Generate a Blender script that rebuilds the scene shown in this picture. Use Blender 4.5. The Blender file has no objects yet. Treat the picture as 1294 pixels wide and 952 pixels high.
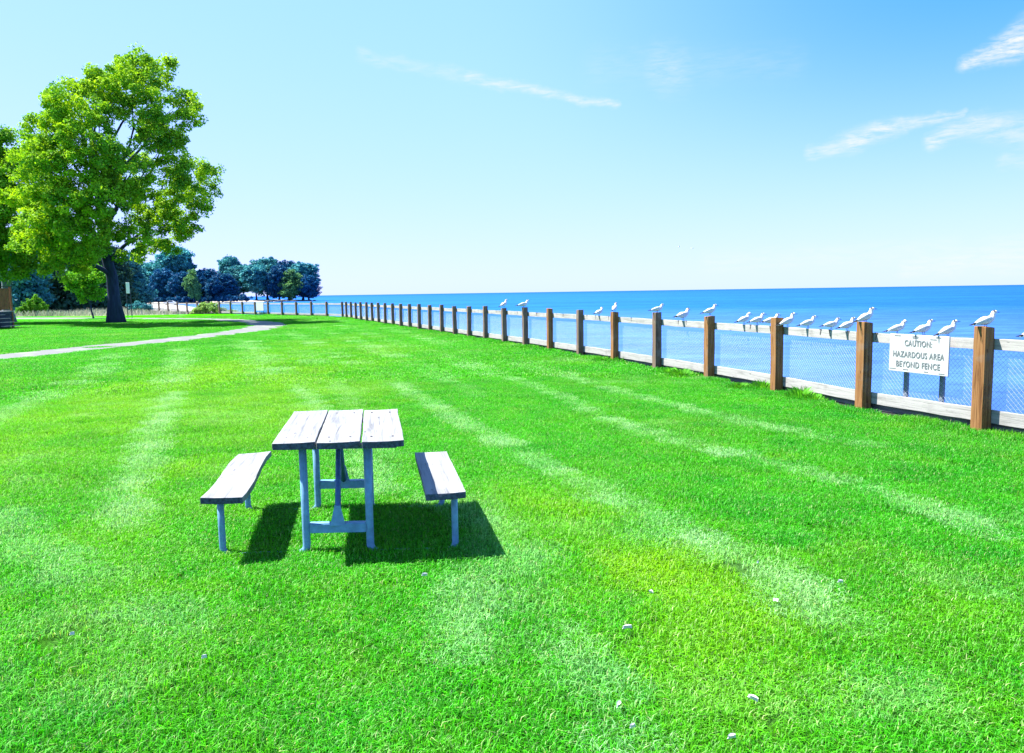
import bpy, bmesh, math, random
import numpy as np
from mathutils import Vector, Matrix, Quaternion
from mathutils import noise as mnoise
S = bpy.context.scene
R = math.radians
rng = np.random.default_rng(7)
random.seed(7)

# ------------------------------------------------------------------ camera
F_PX, PW, PH, CAM_H = 972.0, 1294, 952, 1.65
ROLL = math.atan(0.0153)
PITCH = math.atan((476 - 369.8) / F_PX * math.cos(ROLL))
cp, sp = math.cos(PITCH), math.sin(PITCH)
_r, _u, _f = Vector((1, 0, 0)), Vector((0, sp, cp)), Vector((0, cp, -sp))
RV = _r * math.cos(ROLL) - _u * math.sin(ROLL)
UV = _r * math.sin(ROLL) + _u * math.cos(ROLL)
cam_d = bpy.data.cameras.new('camera')
cam = bpy.data.objects.new('camera', cam_d)
S.collection.objects.link(cam)
m3 = Matrix((RV, UV, -_f)).transposed()
cam.matrix_world = Matrix.Translation((0, 0, CAM_H)) @ m3.to_4x4()
cam_d.sensor_width = 36.0
cam_d.sensor_fit = 'HORIZONTAL'
cam_d.lens = F_PX / PW * 36.0
cam_d.clip_start, cam_d.clip_end = 0.05, 60000
S.camera = cam


def ray(px, py):
    return RV * ((px - PW / 2) / F_PX) + UV * (-(py - PH / 2) / F_PX) + _f


def at(px, py, z=0.0):
    d = ray(px, py)
    t = (z - CAM_H) / d.z
    return Vector((d.x * t, d.y * t, z))


def on_depth(px, py, Y):
    d = ray(px, py)
    t = Y / d.y
    return Vector((d.x * t, Y, CAM_H + d.z * t))


# ------------------------------------------------------------------ sun, sky, exposure
SUN_TO = Vector((-0.63, 0.16, 1.0)).normalized()
SUN_EL = math.asin(SUN_TO.z)
SUN_AZ = math.atan2(SUN_TO.x, SUN_TO.y)
sd = bpy.data.lights.new('sun', 'SUN')
sd.energy, sd.angle, sd.color = 5.0, R(0.53), (1.0, 0.95, 0.86)
so = bpy.data.objects.new('sun', sd)
S.collection.objects.link(so)
so.rotation_mode = 'QUATERNION'
so.rotation_quaternion = SUN_TO.to_track_quat('Z', 'Y')
so.location = SUN_TO * 60
S.view_settings.view_transform = 'Standard'
S.view_settings.look = 'None'
S.view_settings.gamma = 1.0
S.view_settings.exposure = 2.0
S.render.engine = 'CYCLES'
S.cycles.max_bounces = 6
S.cycles.transparent_max_bounces = 8

world = bpy.data.worlds.new('World')
S.world = world
world.use_nodes = True


class NT:
    """small node-tree writer"""

    def __init__(self, tree):
        self.t = tree
        self.t.nodes.clear()

    def n(self, typ, **kw):
        nd = self.t.nodes.new(typ)
        for k, v in kw.items():
            setattr(nd, k, v)
        return nd

    def put(self, sock, v):
        if isinstance(v, bpy.types.NodeSocket):
            self.t.links.new(v, sock)
        elif v is not None:
            if hasattr(sock.default_value, '__len__') and not hasattr(v, '__len__'):
                v = (v,) * len(sock.default_value)
            if hasattr(v, '__len__') and len(sock.default_value) == 4 and len(v) == 3:
                v = (*v, 1)
            sock.default_value = v

    def math(self, op, a, b=None, c=None, clamp=False):
        nd = self.n('ShaderNodeMath', operation=op)
        nd.use_clamp = clamp
        for s, v in zip(nd.inputs, (a, b, c)):
            self.put(s, v)
        return nd.outputs[0]

    def vmath(self, op, a, b=None, scale=None, out=0):
        nd = self.n('ShaderNodeVectorMath', operation=op)
        self.put(nd.inputs[0], a)
        if b is not None:
            self.put(nd.inputs[1], b)
        if scale is not None:
            self.put(nd.inputs['Scale'], scale)
        return nd.outputs[out]

    def mix(self, fac, a, b, blend='MIX'):
        nd = self.n('ShaderNodeMix', data_type='RGBA', blend_type=blend)
        nd.clamp_factor = True
        self.put(nd.inputs[0], fac)
        self.put(nd.inputs[6], a)
        self.put(nd.inputs[7], b)
        return nd.outputs[2]

    def rng(self, v, a, b, c=0.0, d=1.0, smooth=False):
        nd = self.n('ShaderNodeMapRange')
        if smooth:
            nd.interpolation_type = 'SMOOTHSTEP'
        for s, x in zip(nd.inputs, (v, a, b, c, d)):
            self.put(s, x)
        return nd.outputs[0]

    def noise(self, vec, scale, detail=3.0, rough=0.5, out=0, dist=0.0):
        nd = self.n('ShaderNodeTexNoise')
        self.put(nd.inputs['Vector'], vec)
        for k, v in (('Scale', scale), ('Detail', detail), ('Roughness', rough), ('Distortion', dist)):
            nd.inputs[k].default_value = v
        return nd.outputs[out]

    def mapping(self, vec, scale=(1, 1, 1), rot=(0, 0, 0), loc=(0, 0, 0)):
        nd = self.n('ShaderNodeMapping')
        self.put(nd.inputs[0], vec)
        nd.inputs['Scale'].default_value = scale
        nd.inputs['Rotation'].default_value = rot
        nd.inputs['Location'].default_value = loc
        return nd.outputs[0]


# world shader: Nishita sky, graded, with thin cirrus and contrails at their bearings
w = NT(world.node_tree)
sky = w.n('ShaderNodeTexSky', sky_type='NISHITA')
sky.sun_disc = False
sky.sun_elevation = SUN_EL
sky.sun_rotation = SUN_AZ % (2 * math.pi)
sky.altitude = 50
sky.air_density, sky.dust_density, sky.ozone_density = 1.0, 0.3, 3.0
tc = w.n('ShaderNodeTexCoord')
dirv = w.vmath('NORMALIZE', tc.outputs['Generated'])
sx = w.n('ShaderNodeSeparateXYZ')
w.put(sx.inputs[0], dirv)
az = w.math('ARCTAN2', sx.outputs[0], sx.outputs[1])
el = w.math('ARCSINE', sx.outputs[2])
cmb = w.n('ShaderNodeCombineXYZ')
w.put(cmb.inputs[0], az)
w.put(cmb.inputs[1], el)
p0 = cmb.outputs[0]
nz = w.noise(p0, 26, 4, 0.6, out=1)
off = w.vmath('SCALE', w.vmath('SUBTRACT', nz, (0.5, 0.5, 0.5)), scale=0.022)
flat = w.vmath('MULTIPLY', w.vmath('ADD', p0, off), (1, 1, 0))


def bearing(px, py):
    d = ray(px, py).normalized()
    return math.atan2(d.x, d.y), math.asin(d.z)


clouds = None
# (pixel a, pixel b, half width px at a, at b, opacity)
CL = [((455, 70), (600, 100), 8, 9, .20), ((590, 98), (778, 132), 8, 5, .42),
      ((838, 86), (850, 90), 30, 30, .22), ((760, 84), (1000, 78), 26, 22, .07),
      ((1025, 194), (1075, 180), 9, 13, .45), ((1072, 181), (1140, 158), 12, 10, .62), ((1136, 159), (1215, 142), 9, 4, .5),
      ((1174, 180), (1205, 164), 9, 14, .55), ((1204, 163), (1262, 156), 14, 13, .5), ((1256, 160), (1330, 170), 18, 22, .38),
      ((1222, 82), (1262, 66), 9, 14, .65), ((1260, 66), (1330, 36), 14, 26, .75), ((1270, 206), (1330, 206), 8, 8, .25),
      ((1150, 340), (1300, 322), 14, 22, .35), ((900, 330), (1200, 320), 16, 20, .18)]
for (a, b, wa, wb, op) in CL:
    A, B = bearing(*a), bearing(*b)
    dv = (B[0] - A[0], B[1] - A[1])
    L2 = dv[0] ** 2 + dv[1] ** 2
    rel = w.vmath('SUBTRACT', flat, (A[0], A[1], 0))
    t = w.math('DIVIDE', w.vmath('DOT_PRODUCT', rel, (dv[0], dv[1], 0), out=1), L2, clamp=True)
    near = w.vmath('SCALE', (dv[0], dv[1], 0), scale=t)
    d = w.vmath('LENGTH', w.vmath('SUBTRACT', rel, near), out=1)
    wid = w.math('MULTIPLY_ADD', t, (wb - wa) * .72 / F_PX, wa * .72 / F_PX)
    m = w.math('MULTIPLY', w.rng(w.math('DIVIDE', d, wid), 0.0, 1.9, 1.0, 0.0, smooth=True), op * 1.05)
    clouds = m if clouds is None else w.math('MAXIMUM', clouds, m)
wisp = w.noise(w.mapping(p0, scale=(1, 5.5, 1), rot=(0, 0, -0.3)), 34, 7, 0.68, dist=.4)
clouds = w.math('MULTIPLY', clouds, w.rng(wisp, 0.36, 0.62, 0.12, 1.3))
graded = w.mix(1.0, sky.outputs[0], (1.0, 0.93, 1.08), 'MULTIPLY')
hs = w.n('ShaderNodeHueSaturation')
hs.inputs['Saturation'].default_value = 1.0
w.put(hs.inputs['Color'], graded)
# soft shoulder on the sky's brightness, and the deeper blue the sky has opposite the sun
num = w.vmath('MULTIPLY', hs.outputs[0], (1.12, 2.95, 3.0))
den = w.vmath('ADD', w.vmath('MULTIPLY', hs.outputs[0], (.306, .857, .408)), (1, 1, 1))
soft = w.vmath('DIVIDE', num, den)
_d = ray(1330, -60).normalized()
deepw = w.math('POWER', w.rng(w.vmath('DOT_PRODUCT', dirv, tuple(_d), out=1), .80, 1.0), 2.3)
deepw = w.math('MULTIPLY', deepw, w.rng(el, R(2), R(20), 0.0, 1.0, smooth=True))
soft = w.vmath('MULTIPLY', soft, w.mix(deepw, (1, 1, 1), (.30, .64, .97)))
final = w.mix(clouds, soft, (2.85, 2.95, 3.2))
bg = w.n('ShaderNodeBackground')
w.put(bg.inputs[0], final)
bg.inputs[1].default_value = 0.085
wo = w.n('ShaderNodeOutputWorld')
w.t.links.new(bg.outputs[0], wo.inputs[0])


# ------------------------------------------------------------------ materials
def material(name, build, rough=0.8, spec=0.3, bump=None):
    m = bpy.data.materials.new(name)
    m.use_nodes = True
    g = NT(m.node_tree)
    tcn = g.n('ShaderNodeTexCoord')
    bs = g.n('ShaderNodeBsdfPrincipled')
    bs.inputs['Roughness'].default_value = rough
    bs.inputs['Specular IOR Level'].default_value = spec
    out = g.n('ShaderNodeOutputMaterial')
    g.t.links.new(bs.outputs[0], out.inputs[0])
    res = build(g, tcn.outputs['Object'], bs)
    if res is not None:
        col, bmp, dist = res
        g.put(bs.inputs['Base Color'], col)
        if bmp is not None:
            b = g.n('ShaderNodeBump')
            b.inputs['Strength'].default_value = 0.6
            b.inputs['Distance'].default_value = dist
            g.put(b.inputs['Height'], bmp)
            g.put(bs.inputs['Normal'], b.outputs[0])
    return m


def wood(name, base, dark, pale, axis=0, streak=0.5, stain=None, rough=0.85):
    """weathered timber: grain along the given local axis, cracks, knots and blotches"""
    def b(g, co, bs):
        info = g.n('ShaderNodeObjectInfo')
        o2 = g.vmath('ADD', co, g.vmath('SCALE', (37.0, 19.0, 11.0), scale=info.outputs['Random']))
        sc = [34, 34, 34]
        sc[axis] = 1.6
        grain = g.noise(g.mapping(o2, scale=tuple(sc)), 1.0, 6, 0.65, dist=0.6)
        sc2 = [90, 90, 90]
        sc2[axis] = 2.4
        crack = g.noise(g.mapping(o2, scale=tuple(sc2)), 1.0, 3, 0.5)
        blot = g.noise(o2, 5.0, 4, 0.6)
        c = g.mix(g.rng(grain, 0.35, 0.68), base, pale)
        c = g.mix(g.math('MULTIPLY', g.rng(grain, 0.5, 0.3), streak), c, dark)
        c = g.mix(g.rng(crack, 0.67, 0.75, 0, 0.6), c, dark)
        c = g.mix(g.rng(blot, 0.52, 0.72, 0, 0.45), c, stain if stain else dark)
        vor = g.n('ShaderNodeTexVoronoi')
        sc3 = [9, 9, 9]
        sc3[axis] = 3.2
        g.put(vor.inputs['Vector'], g.mapping(o2, scale=tuple(sc3)))
        vor.inputs['Scale'].default_value = 1.0
        c = g.mix(g.rng(vor.outputs['Distance'], 0.10, 0.05, 0, 0.85), c, dark)
        h = g.math('SUBTRACT', grain, g.rng(crack, 0.64, 0.72, 0, 0.8))
        return c, h, 0.004
    return material(name, b, rough, 0.25)


M = {}
M['plank'] = wood('weathered_plank', (.17, .177, .187), (.035, .037, .045), (.22, .228, .24), 1, .5, (.11, .118, .135))
M['post'] = wood('brown_post', (.16, .066, .018), (.045, .018, .006), (.23, .125, .05), 2, .8, (.17, .15, .13))
M['post_grey'] = wood('shade_grey_post', (.11, .066, .036), (.03, .022, .016), (.165, .13, .105), 2, .8, (.17, .165, .165))  # grey of the posts' unlit sides put into the timber colour
M['rail'] = wood('bleached_rail', (.26, .258, .252), (.05, .057, .052), (.30, .297, .29), 0, .5, (.14, .137, .135))
M['beam'] = wood('dark_beam_gap_shade', (.012, .012, .014), (.004, .004, .005), (.025, .025, .03), 0, .6)  # near-black for the shaded gap under the fence; deck handrail shares it
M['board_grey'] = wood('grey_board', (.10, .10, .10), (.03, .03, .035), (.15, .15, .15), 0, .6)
M['deck'] = wood('deck_board', (.22, .085, .03), (.06, .03, .02), (.30, .14, .06), 2, .6)
M['deck_dark'] = wood('deck_dark', (.035, .045, .07), (.01, .012, .02), (.06, .07, .10), 0, .6)


def plain(name, col, rough=.6, spec=.4, metal=0.0, var=.12, scale=8.0):
    def b(g, co, bs):
        bs.inputs['Metallic'].default_value = metal
        nn = g.noise(co, scale, 4, .6)
        k = g.rng(nn, .3, .7, 1 - var, 1 + var)
        c = g.vmath('SCALE', col, scale=k)
        return c, nn, .002
    return material(name, b, rough, spec)


M['plank_end'] = plain('dark_plank_end', (.05, .065, .095), .9, .1, 0, .5, 60)  # darker, bluer colour for the end faces of the planks
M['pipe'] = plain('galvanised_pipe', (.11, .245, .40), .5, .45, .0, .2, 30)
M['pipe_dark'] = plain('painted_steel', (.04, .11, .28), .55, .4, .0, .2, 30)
M['wire'] = plain('galvanised_wire', (.34, .38, .42), .5, .5, .0, .1)
M['sign_leg'] = plain('grey_sign_leg', (.13, .16, .21), .7, .2, 0, .2)
M['tie'] = plain('rusty_tie', (.09, .08, .08), .8)
M['white_sign'] = plain('white_sign', (.36, .37, .38), .6, .3, 0, .06, 14)
M['letter'] = plain('letter_paint', (.12, .14, .15), .8, .2, 0, .5, 60)
M['gull_white'] = plain('white_feather', (.56, .56, .56), .85, .1, 0, .05)
M['gull_wing'] = plain('pale_grey_feather', (.46, .475, .50), .85, .1, 0, .12, 40)
M['gull_black'] = plain('black_feather', (.02, .02, .025), .6, .2)
M['gull_leg'] = plain('bird_leg', (.10, .05, .04), .7)
M['concrete'] = plain('concrete', (.07, .07, .07), .9, .2, 0, .25, 3)
M['rock'] = plain('rock', (.06, .07, .09), .9, .2, 0, .4, 1)
M['car_white'] = plain('car_paint_white', (.62, .66, .70), .3, .5, 0, .02)
M['car_blue'] = plain('car_paint_blue', (.20, .34, .50), .3, .5, 0, .02)
M['car_glass'] = plain('car_glass', (.02, .03, .04), .1, .6, 0, .02)
M['rubber'] = plain('rubber', (.02, .02, .02), .9)


def bark(name, col):
    def b(g, co, bs):
        n1 = g.noise(g.mapping(co, scale=(7, 7, 1.2)), 1.0, 6, .65)
        n2 = g.noise(co, .9, 4, .6)
        c = g.mix(g.rng(n1, .35, .65), tuple(x * .55 for x in col), col)
        c = g.mix(g.rng(n2, .5, .75, 0, .5), c, tuple(x * 1.7 for x in col))
        return c, n1, .05
    return material(name, b, .95, .1)


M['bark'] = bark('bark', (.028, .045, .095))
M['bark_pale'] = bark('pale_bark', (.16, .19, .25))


def foliage(name, lo, hi, trans=.35, tcol=None):
    m = bpy.data.materials.new(name)
    m.use_nodes = True
    g = NT(m.node_tree)
    a = g.n('ShaderNodeAttribute', attribute_name='leaf')
    sep = g.n('ShaderNodeSeparateColor')
    g.put(sep.inputs[0], a.outputs['Color'])
    info = g.n('ShaderNodeObjectInfo')
    c = g.mix(sep.outputs[0], lo, hi)
    c = g.vmath('SCALE', c, scale=g.rng(sep.outputs[1], 0, 1, .72, 1.25))
    c = g.vmath('SCALE', c, scale=g.rng(info.outputs['Random'], 0, 1, .8, 1.2))
    d = g.n('ShaderNodeBsdfDiffuse')
    g.put(d.inputs[0], c)
    tr = g.n('ShaderNodeBsdfTranslucent')
    g.put(tr.inputs[0], g.mix(1.0, c, tcol or (1.25, 1.15, .55), 'MULTIPLY'))
    mx = g.n('ShaderNodeMixShader')
    mx.inputs[0].default_value = trans
    g.t.links.new(d.outputs[0], mx.inputs[1])
    g.t.links.new(tr.outputs[0], mx.inputs[2])
    gl = g.n('ShaderNodeBsdfGlossy')
    gl.inputs['Roughness'].default_value = .6
    m2 = g.n('ShaderNodeMixShader')
    m2.inputs[0].default_value = .015
    g.t.links.new(mx.outputs[0], m2.inputs[1])
    g.t.links.new(gl.outputs[0], m2.inputs[2])
    o = g.n('ShaderNodeOutputMaterial')
    g.t.links.new(m2.outputs[0], o.inputs[0])
    return m


M['leaf_main'] = foliage('leaf_broad', (.045, .20, .012), (.31, .50, .010), .34)
M['leaf_second'] = foliage('leaf_second', (.07, .27, .015), (.30, .52, .012), .42, (1.05, 1.15, .5))
M['leaf_lime'] = foliage('leaf_lime', (.05, .22, .01), (.17, .42, .02), .4)
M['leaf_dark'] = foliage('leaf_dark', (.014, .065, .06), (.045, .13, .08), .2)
M['leaf_haze_teal'] = foliage('leaf_haze_teal', (.015, .12, .19), (.06, .28, .27), .22, (.8, 1.1, 1.0))  # teal tint carries the blue haze of distance
M['leaf_haze_navy'] = foliage('leaf_haze_navy', (.004, .055, .15), (.008, .11, .20), .15, (.8, 1, 1.1))  # distance haze and blue shade painted into the leaf colour
M['leaf_olive'] = foliage('leaf_olive', (.06, .20, .10), (.13, .30, .09), .3)
M['dune'] = foliage('dune_grass', (.22, .28, .17), (.42, .38, .35), .3, (1, 1, .9))
M['bush'] = foliage('bush_leaf', (.10, .26, .05), (.30, .46, .14), .35)
M['tuft'] = foliage('tuft', (.04, .26, .01), (.12, .38, .03), .35)


# ------------------------------------------------------------------ mesh helpers
def link(name, me, mats=None, parent=None, loc=None, rz=0.0):
    o = bpy.data.objects.new(name, me)
    S.collection.objects.link(o)
    if me is not None and mats is not None:
        for m in (mats if isinstance(mats, (list, tuple)) else [mats]):
            me.materials.append(m)
    if parent is not None:
        o.parent = parent
    if loc is not None:
        o.location = loc
    o.rotation_euler = (0, 0, rz)
    return o


def tag(o, label=None, cat=None, group=None, kind=None):
    for k, v in (('label', label), ('category', cat), ('group', group), ('kind', kind)):
        if v:
            o[k] = v
    return o


def empty(name, loc, rz=0.0):
    o = bpy.data.objects.new(name, None)
    S.collection.objects.link(o)
    o.location = loc
    o.rotation_euler = (0, 0, rz)
    o.empty_display_size = .2
    return o


def pymesh(name, verts, faces, smooth=False):
    me = bpy.data.meshes.new(name)
    me.from_pydata([tuple(v) for v in verts], [], faces)
    if smooth:
        me.polygons.foreach_set('use_smooth', [True] * len(me.polygons))
    me.update()
    return me


def npmesh(name, verts, faces_flat, n_per, attr=None, smooth=False):
    """verts (N,3), faces_flat (F,n_per) ints, attr (N,4) stored as colour 'leaf'"""
    me = bpy.data.meshes.new(name)
    nf = len(faces_flat)
    me.vertices.add(len(verts))
    me.vertices.foreach_set('co', np.asarray(verts, np.float32).ravel())
    me.loops.add(nf * n_per)
    me.loops.foreach_set('vertex_index', np.asarray(faces_flat, np.int32).ravel())
    me.polygons.add(nf)
    me.polygons.foreach_set('loop_start', np.arange(0, nf * n_per, n_per, dtype=np.int32))
    if attr is not None:
        a = me.attributes.new('leaf', 'FLOAT_COLOR', 'POINT')
        a.data.foreach_set('color', np.asarray(attr, np.float32).ravel())
    if smooth:
        me.polygons.foreach_set('use_smooth', np.ones(nf, bool))
    me.update(calc_edges=True)
    return me


class MB:
    """collects boxes, tubes and lofts into one mesh"""

    def __init__(self):
        self.v, self.f, self.mi = [], [], []

    def add(self, vs, fs, mi=0):
        b = len(self.v)
        self.v += [Vector(x) for x in vs]
        self.f += [[b + i for i in f] for f in fs]
        self.mi += [mi] * len(fs)
        return self

    def box(self, c, s, rot=None, mi=0, jit=0.0):
        c = Vector(c)
        vs = []
        for dx in (-.5, .5):
            for dy in (-.5, .5):
                for dz in (-.5, .5):
                    p = Vector((dx * s[0], dy * s[1], dz * s[2]))
                    if jit:
                        p += Vector([random.uniform(-jit, jit) for _ in range(3)])
                    if rot is not None:
                        p = rot @ p
                    vs.append(c + p)
        fs = [(0, 1, 3, 2), (4, 6, 7, 5), (0, 4, 5, 1), (2, 3, 7, 6), (0, 2, 6, 4), (1, 5, 7, 3)]
        return self.add(vs, fs, mi)

    def tube(self, pts, rad, seg=8, cap=True, mi=0, sy=1.0):
        pts = [Vector(p) for p in pts]
        if not hasattr(rad, '__len__'):
            rad = [rad] * len(pts)
        vs, n = [], len(pts)
        ref = Vector((0, 0, 1))
        if abs((pts[-1] - pts[0]).normalized().z) > .8:
            ref = Vector((1, 0, 0))
        for i, p in enumerate(pts):
            t = (pts[min(i + 1, n - 1)] - pts[max(i - 1, 0)]).normalized()
            a = t.cross(ref).normalized()
            b = t.cross(a).normalized()
            for k in range(seg):
                an = 2 * math.pi * k / seg
                vs.append(p + a * (math.cos(an) * rad[i]) + b * (math.sin(an) * rad[i] * sy))
        fs = []
        for i in range(n - 1):
            for k in range(seg):
                k2 = (k + 1) % seg
                fs.append((i * seg + k, i * seg + k2, (i + 1) * seg + k2, (i + 1) * seg + k))
        if cap:
            fs.append(tuple(range(seg))[::-1])
            fs.append(tuple((n - 1) * seg + k for k in range(seg)))
        return self.add(vs, fs, mi)

    def build(self, name, mats, parent=None, smooth=False, bevel=0.0, loc=None, rz=0.0):
        me = pymesh(name, self.v, self.f, smooth)
        if len(set(self.mi)) > 1:
            me.polygons.foreach_set('material_index', self.mi)
        bm = bmesh.new()
        bm.from_mesh(me)
        bmesh.ops.recalc_face_normals(bm, faces=bm.faces)
        if bevel:
            bmesh.ops.bevel(bm, geom=list(bm.edges), offset=bevel, segments=2, affect='EDGES', profile=.6)
        bm.to_mesh(me)
        bm.free()
        return link(name, me, mats, parent, loc, rz)


def copy_tree(o, parent=None):
    c = o.copy()
    S.collection.objects.link(c)
    c.parent = parent
    for ch in list(o.children):
        copy_tree(ch, c)
    return c


# ------------------------------------------------------------------ plan of the place
POST_PX = [(1238, 545), (1090, 515), (981, 493), (896, 481), (830, 470), (776.6, 461), (732.8, 451), (695, 443), (664, 437), (637.4, 431.5),
           (613.6, 430), (593, 426), (575, 422.5), (558.5, 420), (543.4, 417), (530, 416), (518, 416), (506.9, 413.5), (496.8, 412.5), (487, 411),
           (478.7, 408.5), (470.7, 407), (463.5, 406), (456.2, 405), (450, 403.5), (444, 403.5), (438, 402.5), (433, 401)]
ii = np.arange(28)
raw = np.array([at(*p)[:2] for p in POST_PX])
cf = np.polyfit(ii, raw[:, 1], 3)
Yf = np.polyval(cf, ii)
Xf = []
for (px, py), y in zip(POST_PX, Yf):
    d = ray(px, py)
    Xf.append(d.x / d.y * y)
MAIN = [Vector((x, y, 0)) for x, y in zip(Xf, Yf)]
MAIN[0] = at(1238.5, 545)
step = (MAIN[0] - MAIN[1])
MAIN = [MAIN[0] + step * 3, MAIN[0] + step * 2, MAIN[0] + step] + MAIN          # three more posts out of frame, towards the viewer
c0, c1 = MAIN[-1], Vector((-46.9, 99.7, 0))
FARP = [393, 374, 356, 338.4, 322, 306, 291, 277, 263, 249, 236, 224, 212, 200.6, 190]
FAR = [c0, at(413, 400.4)]
d0 = FAR[1]
dirf = Vector((-.655, .755, 0))
for px in FARP:
    k = (px - PW / 2) / F_PX * 1.0
    dd = ray(px, 385)
    k = dd.x / dd.y
    t = (d0.x - k * d0.y) / (k * dirf.y - dirf.x)
    FAR.append(d0 + dirf * t)

SHORE = [(p.x + .50, p.y + .16) for p in MAIN]
s0 = MAIN[0] + step.normalized() * 60
SHORE = [(s0.x + .5, s0.y)] + SHORE
SHORE += [(FAR[1].x + .6, FAR[1].y + .7), (-24.5, 74.5), (-33, 92), (-46, 122), (-62, 160), (-90, 220), (-128, 300), (-163, 366), (-150, 379), (-126, 386), (-106, 396),
          (-100, 406), (-104, 420), (-150, 446), (-600, 560), (-6000, 1500), (-6000, -3000), (60, -3000)]
SH = np.array(SHORE)


def seg_dist(P, poly, closed=False):
    """distance of points P (N,2) to polyline"""
    n = len(poly)
    best = np.full(len(P), 1e18)
    for i in range(n if closed else n - 1):
        a, b = poly[i], poly[(i + 1) % n]
        d = b - a
        t = np.clip(((P - a) @ d) / max(d @ d, 1e-9), 0, 1)
        q = P - a - t[:, None] * d
        best = np.minimum(best, (q * q).sum(1))
    return np.sqrt(best)


def inside(P, poly):
    r = np.zeros(len(P), bool)
    n = len(poly)
    for i in range(n):
        a, b = poly[i], poly[(i + 1) % n]
        c = (a[1] > P[:, 1]) != (b[1] > P[:, 1])
        with np.errstate(divide='ignore', invalid='ignore'):
            x = (b[0] - a[0]) * (P[:, 1] - a[1]) / (b[1] - a[1]) + a[0]
        r ^= c & (P[:, 0] < x)
    return r


def vnoise(P, scale, seed=0):
    q = P / scale
    return np.array([mnoise.noise(Vector((x, y, seed * 7.3))) for x, y in q])


WATER_Z = -1.2
# ------------------------------------------------------------------ terrain sheet under everything


def ground_z(P):
    s = seg_dist(P, SH, True)
    ins = inside(P, SH)
    s = np.where(ins, s, -s)
    wdt = np.interp(P[:, 1], [0, 57, 90, 200], [1.0, 1.0, 14, 26])
    u = np.clip(s / wdt, -1, 1)
    z = np.where(u > 0, WATER_Z + (-.07 - WATER_Z) * (u * (2 - u)), WATER_Z + 2.2 * u)
    far = np.clip((P[:, 1] - 140) / 200, 0, 1) * np.clip((s - 12) / 30, 0, 1)
    return z - far * .0


gx = np.concatenate([-np.geomspace(6000, 130, 28), np.linspace(-128, 30, 150), np.geomspace(32, 200, 10)])
gy = np.concatenate([-np.geomspace(3000, 40, 14), np.linspace(-38, 150, 150), np.linspace(152, 470, 130), np.geomspace(480, 4000, 16)])
GX, GY = np.meshgrid(gx, gy)
P = np.c_[GX.ravel(), GY.ravel()]
gz = ground_z(P)
nx, ny = len(gx), len(gy)
idx = np.arange(nx * ny).reshape(ny, nx)
fc = np.stack([idx[:-1, :-1], idx[:-1, 1:], idx[1:, 1:], idx[1:, :-1]], -1).reshape(-1, 4)


def mat_ground():
    def b(g, co, bs):
        geo = g.n('ShaderNodeNewGeometry').outputs['Position']
        s = g.n('ShaderNodeSeparateXYZ')
        g.put(s.inputs[0], geo)
        n1 = g.noise(geo, .06, 4, .6)
        n2 = g.noise(geo, 2.5, 4, .6)
        sand = g.mix(n2, (.26, .24, .22), (.34, .32, .29))
        grass = g.mix(n2, (.10, .20, .05), (.22, .30, .12))
        k = g.math('ADD', s.outputs[2], g.math('MULTIPLY', g.math('SUBTRACT', n1, .5), .5))
        c = g.mix(g.rng(k, -.22, -.10), sand, grass)
        return c, n2, .02
    return material('ground_cover', b, .95, .1)


tag(link('ground', npmesh('ground', np.c_[P, gz], fc, 4, smooth=True), mat_ground()), kind='structure')


# ------------------------------------------------------------------ water to the horizon
def mat_water():
    m = bpy.data.materials.new('lake_water')
    m.use_nodes = True
    g = NT(m.node_tree)
    pos = g.n('ShaderNodeNewGeometry').outputs['Position']
    n_small = g.noise(g.mapping(pos, scale=(1, 1.8, 1), rot=(0, 0, .5)), 1.6, 5, .6)
    n_mid = g.noise(g.mapping(pos, scale=(1, 2.2, 1), rot=(0, 0, .35)), .25, 4, .6)
    n_big = g.noise(g.mapping(pos, scale=(1, 3.5, 1)), .008, 4, .6)
    dist = g.vmath('LENGTH', pos, out=1)
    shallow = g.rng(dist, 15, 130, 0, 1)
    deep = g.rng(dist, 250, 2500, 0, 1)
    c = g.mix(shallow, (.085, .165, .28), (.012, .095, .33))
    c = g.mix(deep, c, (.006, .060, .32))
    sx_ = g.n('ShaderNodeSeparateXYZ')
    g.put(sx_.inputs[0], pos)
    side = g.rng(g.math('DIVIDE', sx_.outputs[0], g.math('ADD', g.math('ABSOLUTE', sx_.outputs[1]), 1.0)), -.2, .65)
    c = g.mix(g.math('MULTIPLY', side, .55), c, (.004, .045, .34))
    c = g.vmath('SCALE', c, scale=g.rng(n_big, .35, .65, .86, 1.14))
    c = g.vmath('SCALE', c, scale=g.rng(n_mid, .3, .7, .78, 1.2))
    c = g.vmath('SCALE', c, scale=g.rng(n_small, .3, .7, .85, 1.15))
    h = g.math('ADD', g.math('MULTIPLY', n_small, .25), g.math('MULTIPLY', n_mid, 1.0))
    bmp = g.n('ShaderNodeBump')
    bmp.inputs['Strength'].default_value = .9
    bmp.inputs['Distance'].default_value = .35
    g.put(bmp.inputs['Height'], h)
    d = g.n('ShaderNodeBsdfDiffuse')
    g.put(d.inputs[0], c)
    g.put(d.inputs['Normal'], bmp.outputs[0])
    gl = g.n('ShaderNodeBsdfGlossy')
    gl.inputs['Roughness'].default_value = .28
    gl.inputs[0].default_value = (.35, .65, 1, 1)
    g.put(gl.inputs['Normal'], bmp.outputs[0])
    mx = g.n('ShaderNodeMixShader')
    mx.inputs[0].default_value = .11
    g.t.links.new(d.outputs[0], mx.inputs[1])
    g.t.links.new(gl.outputs[0], mx.inputs[2])
    o = g.n('ShaderNodeOutputMaterial')
    g.t.links.new(mx.outputs[0], o.inputs[0])
    return m


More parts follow.
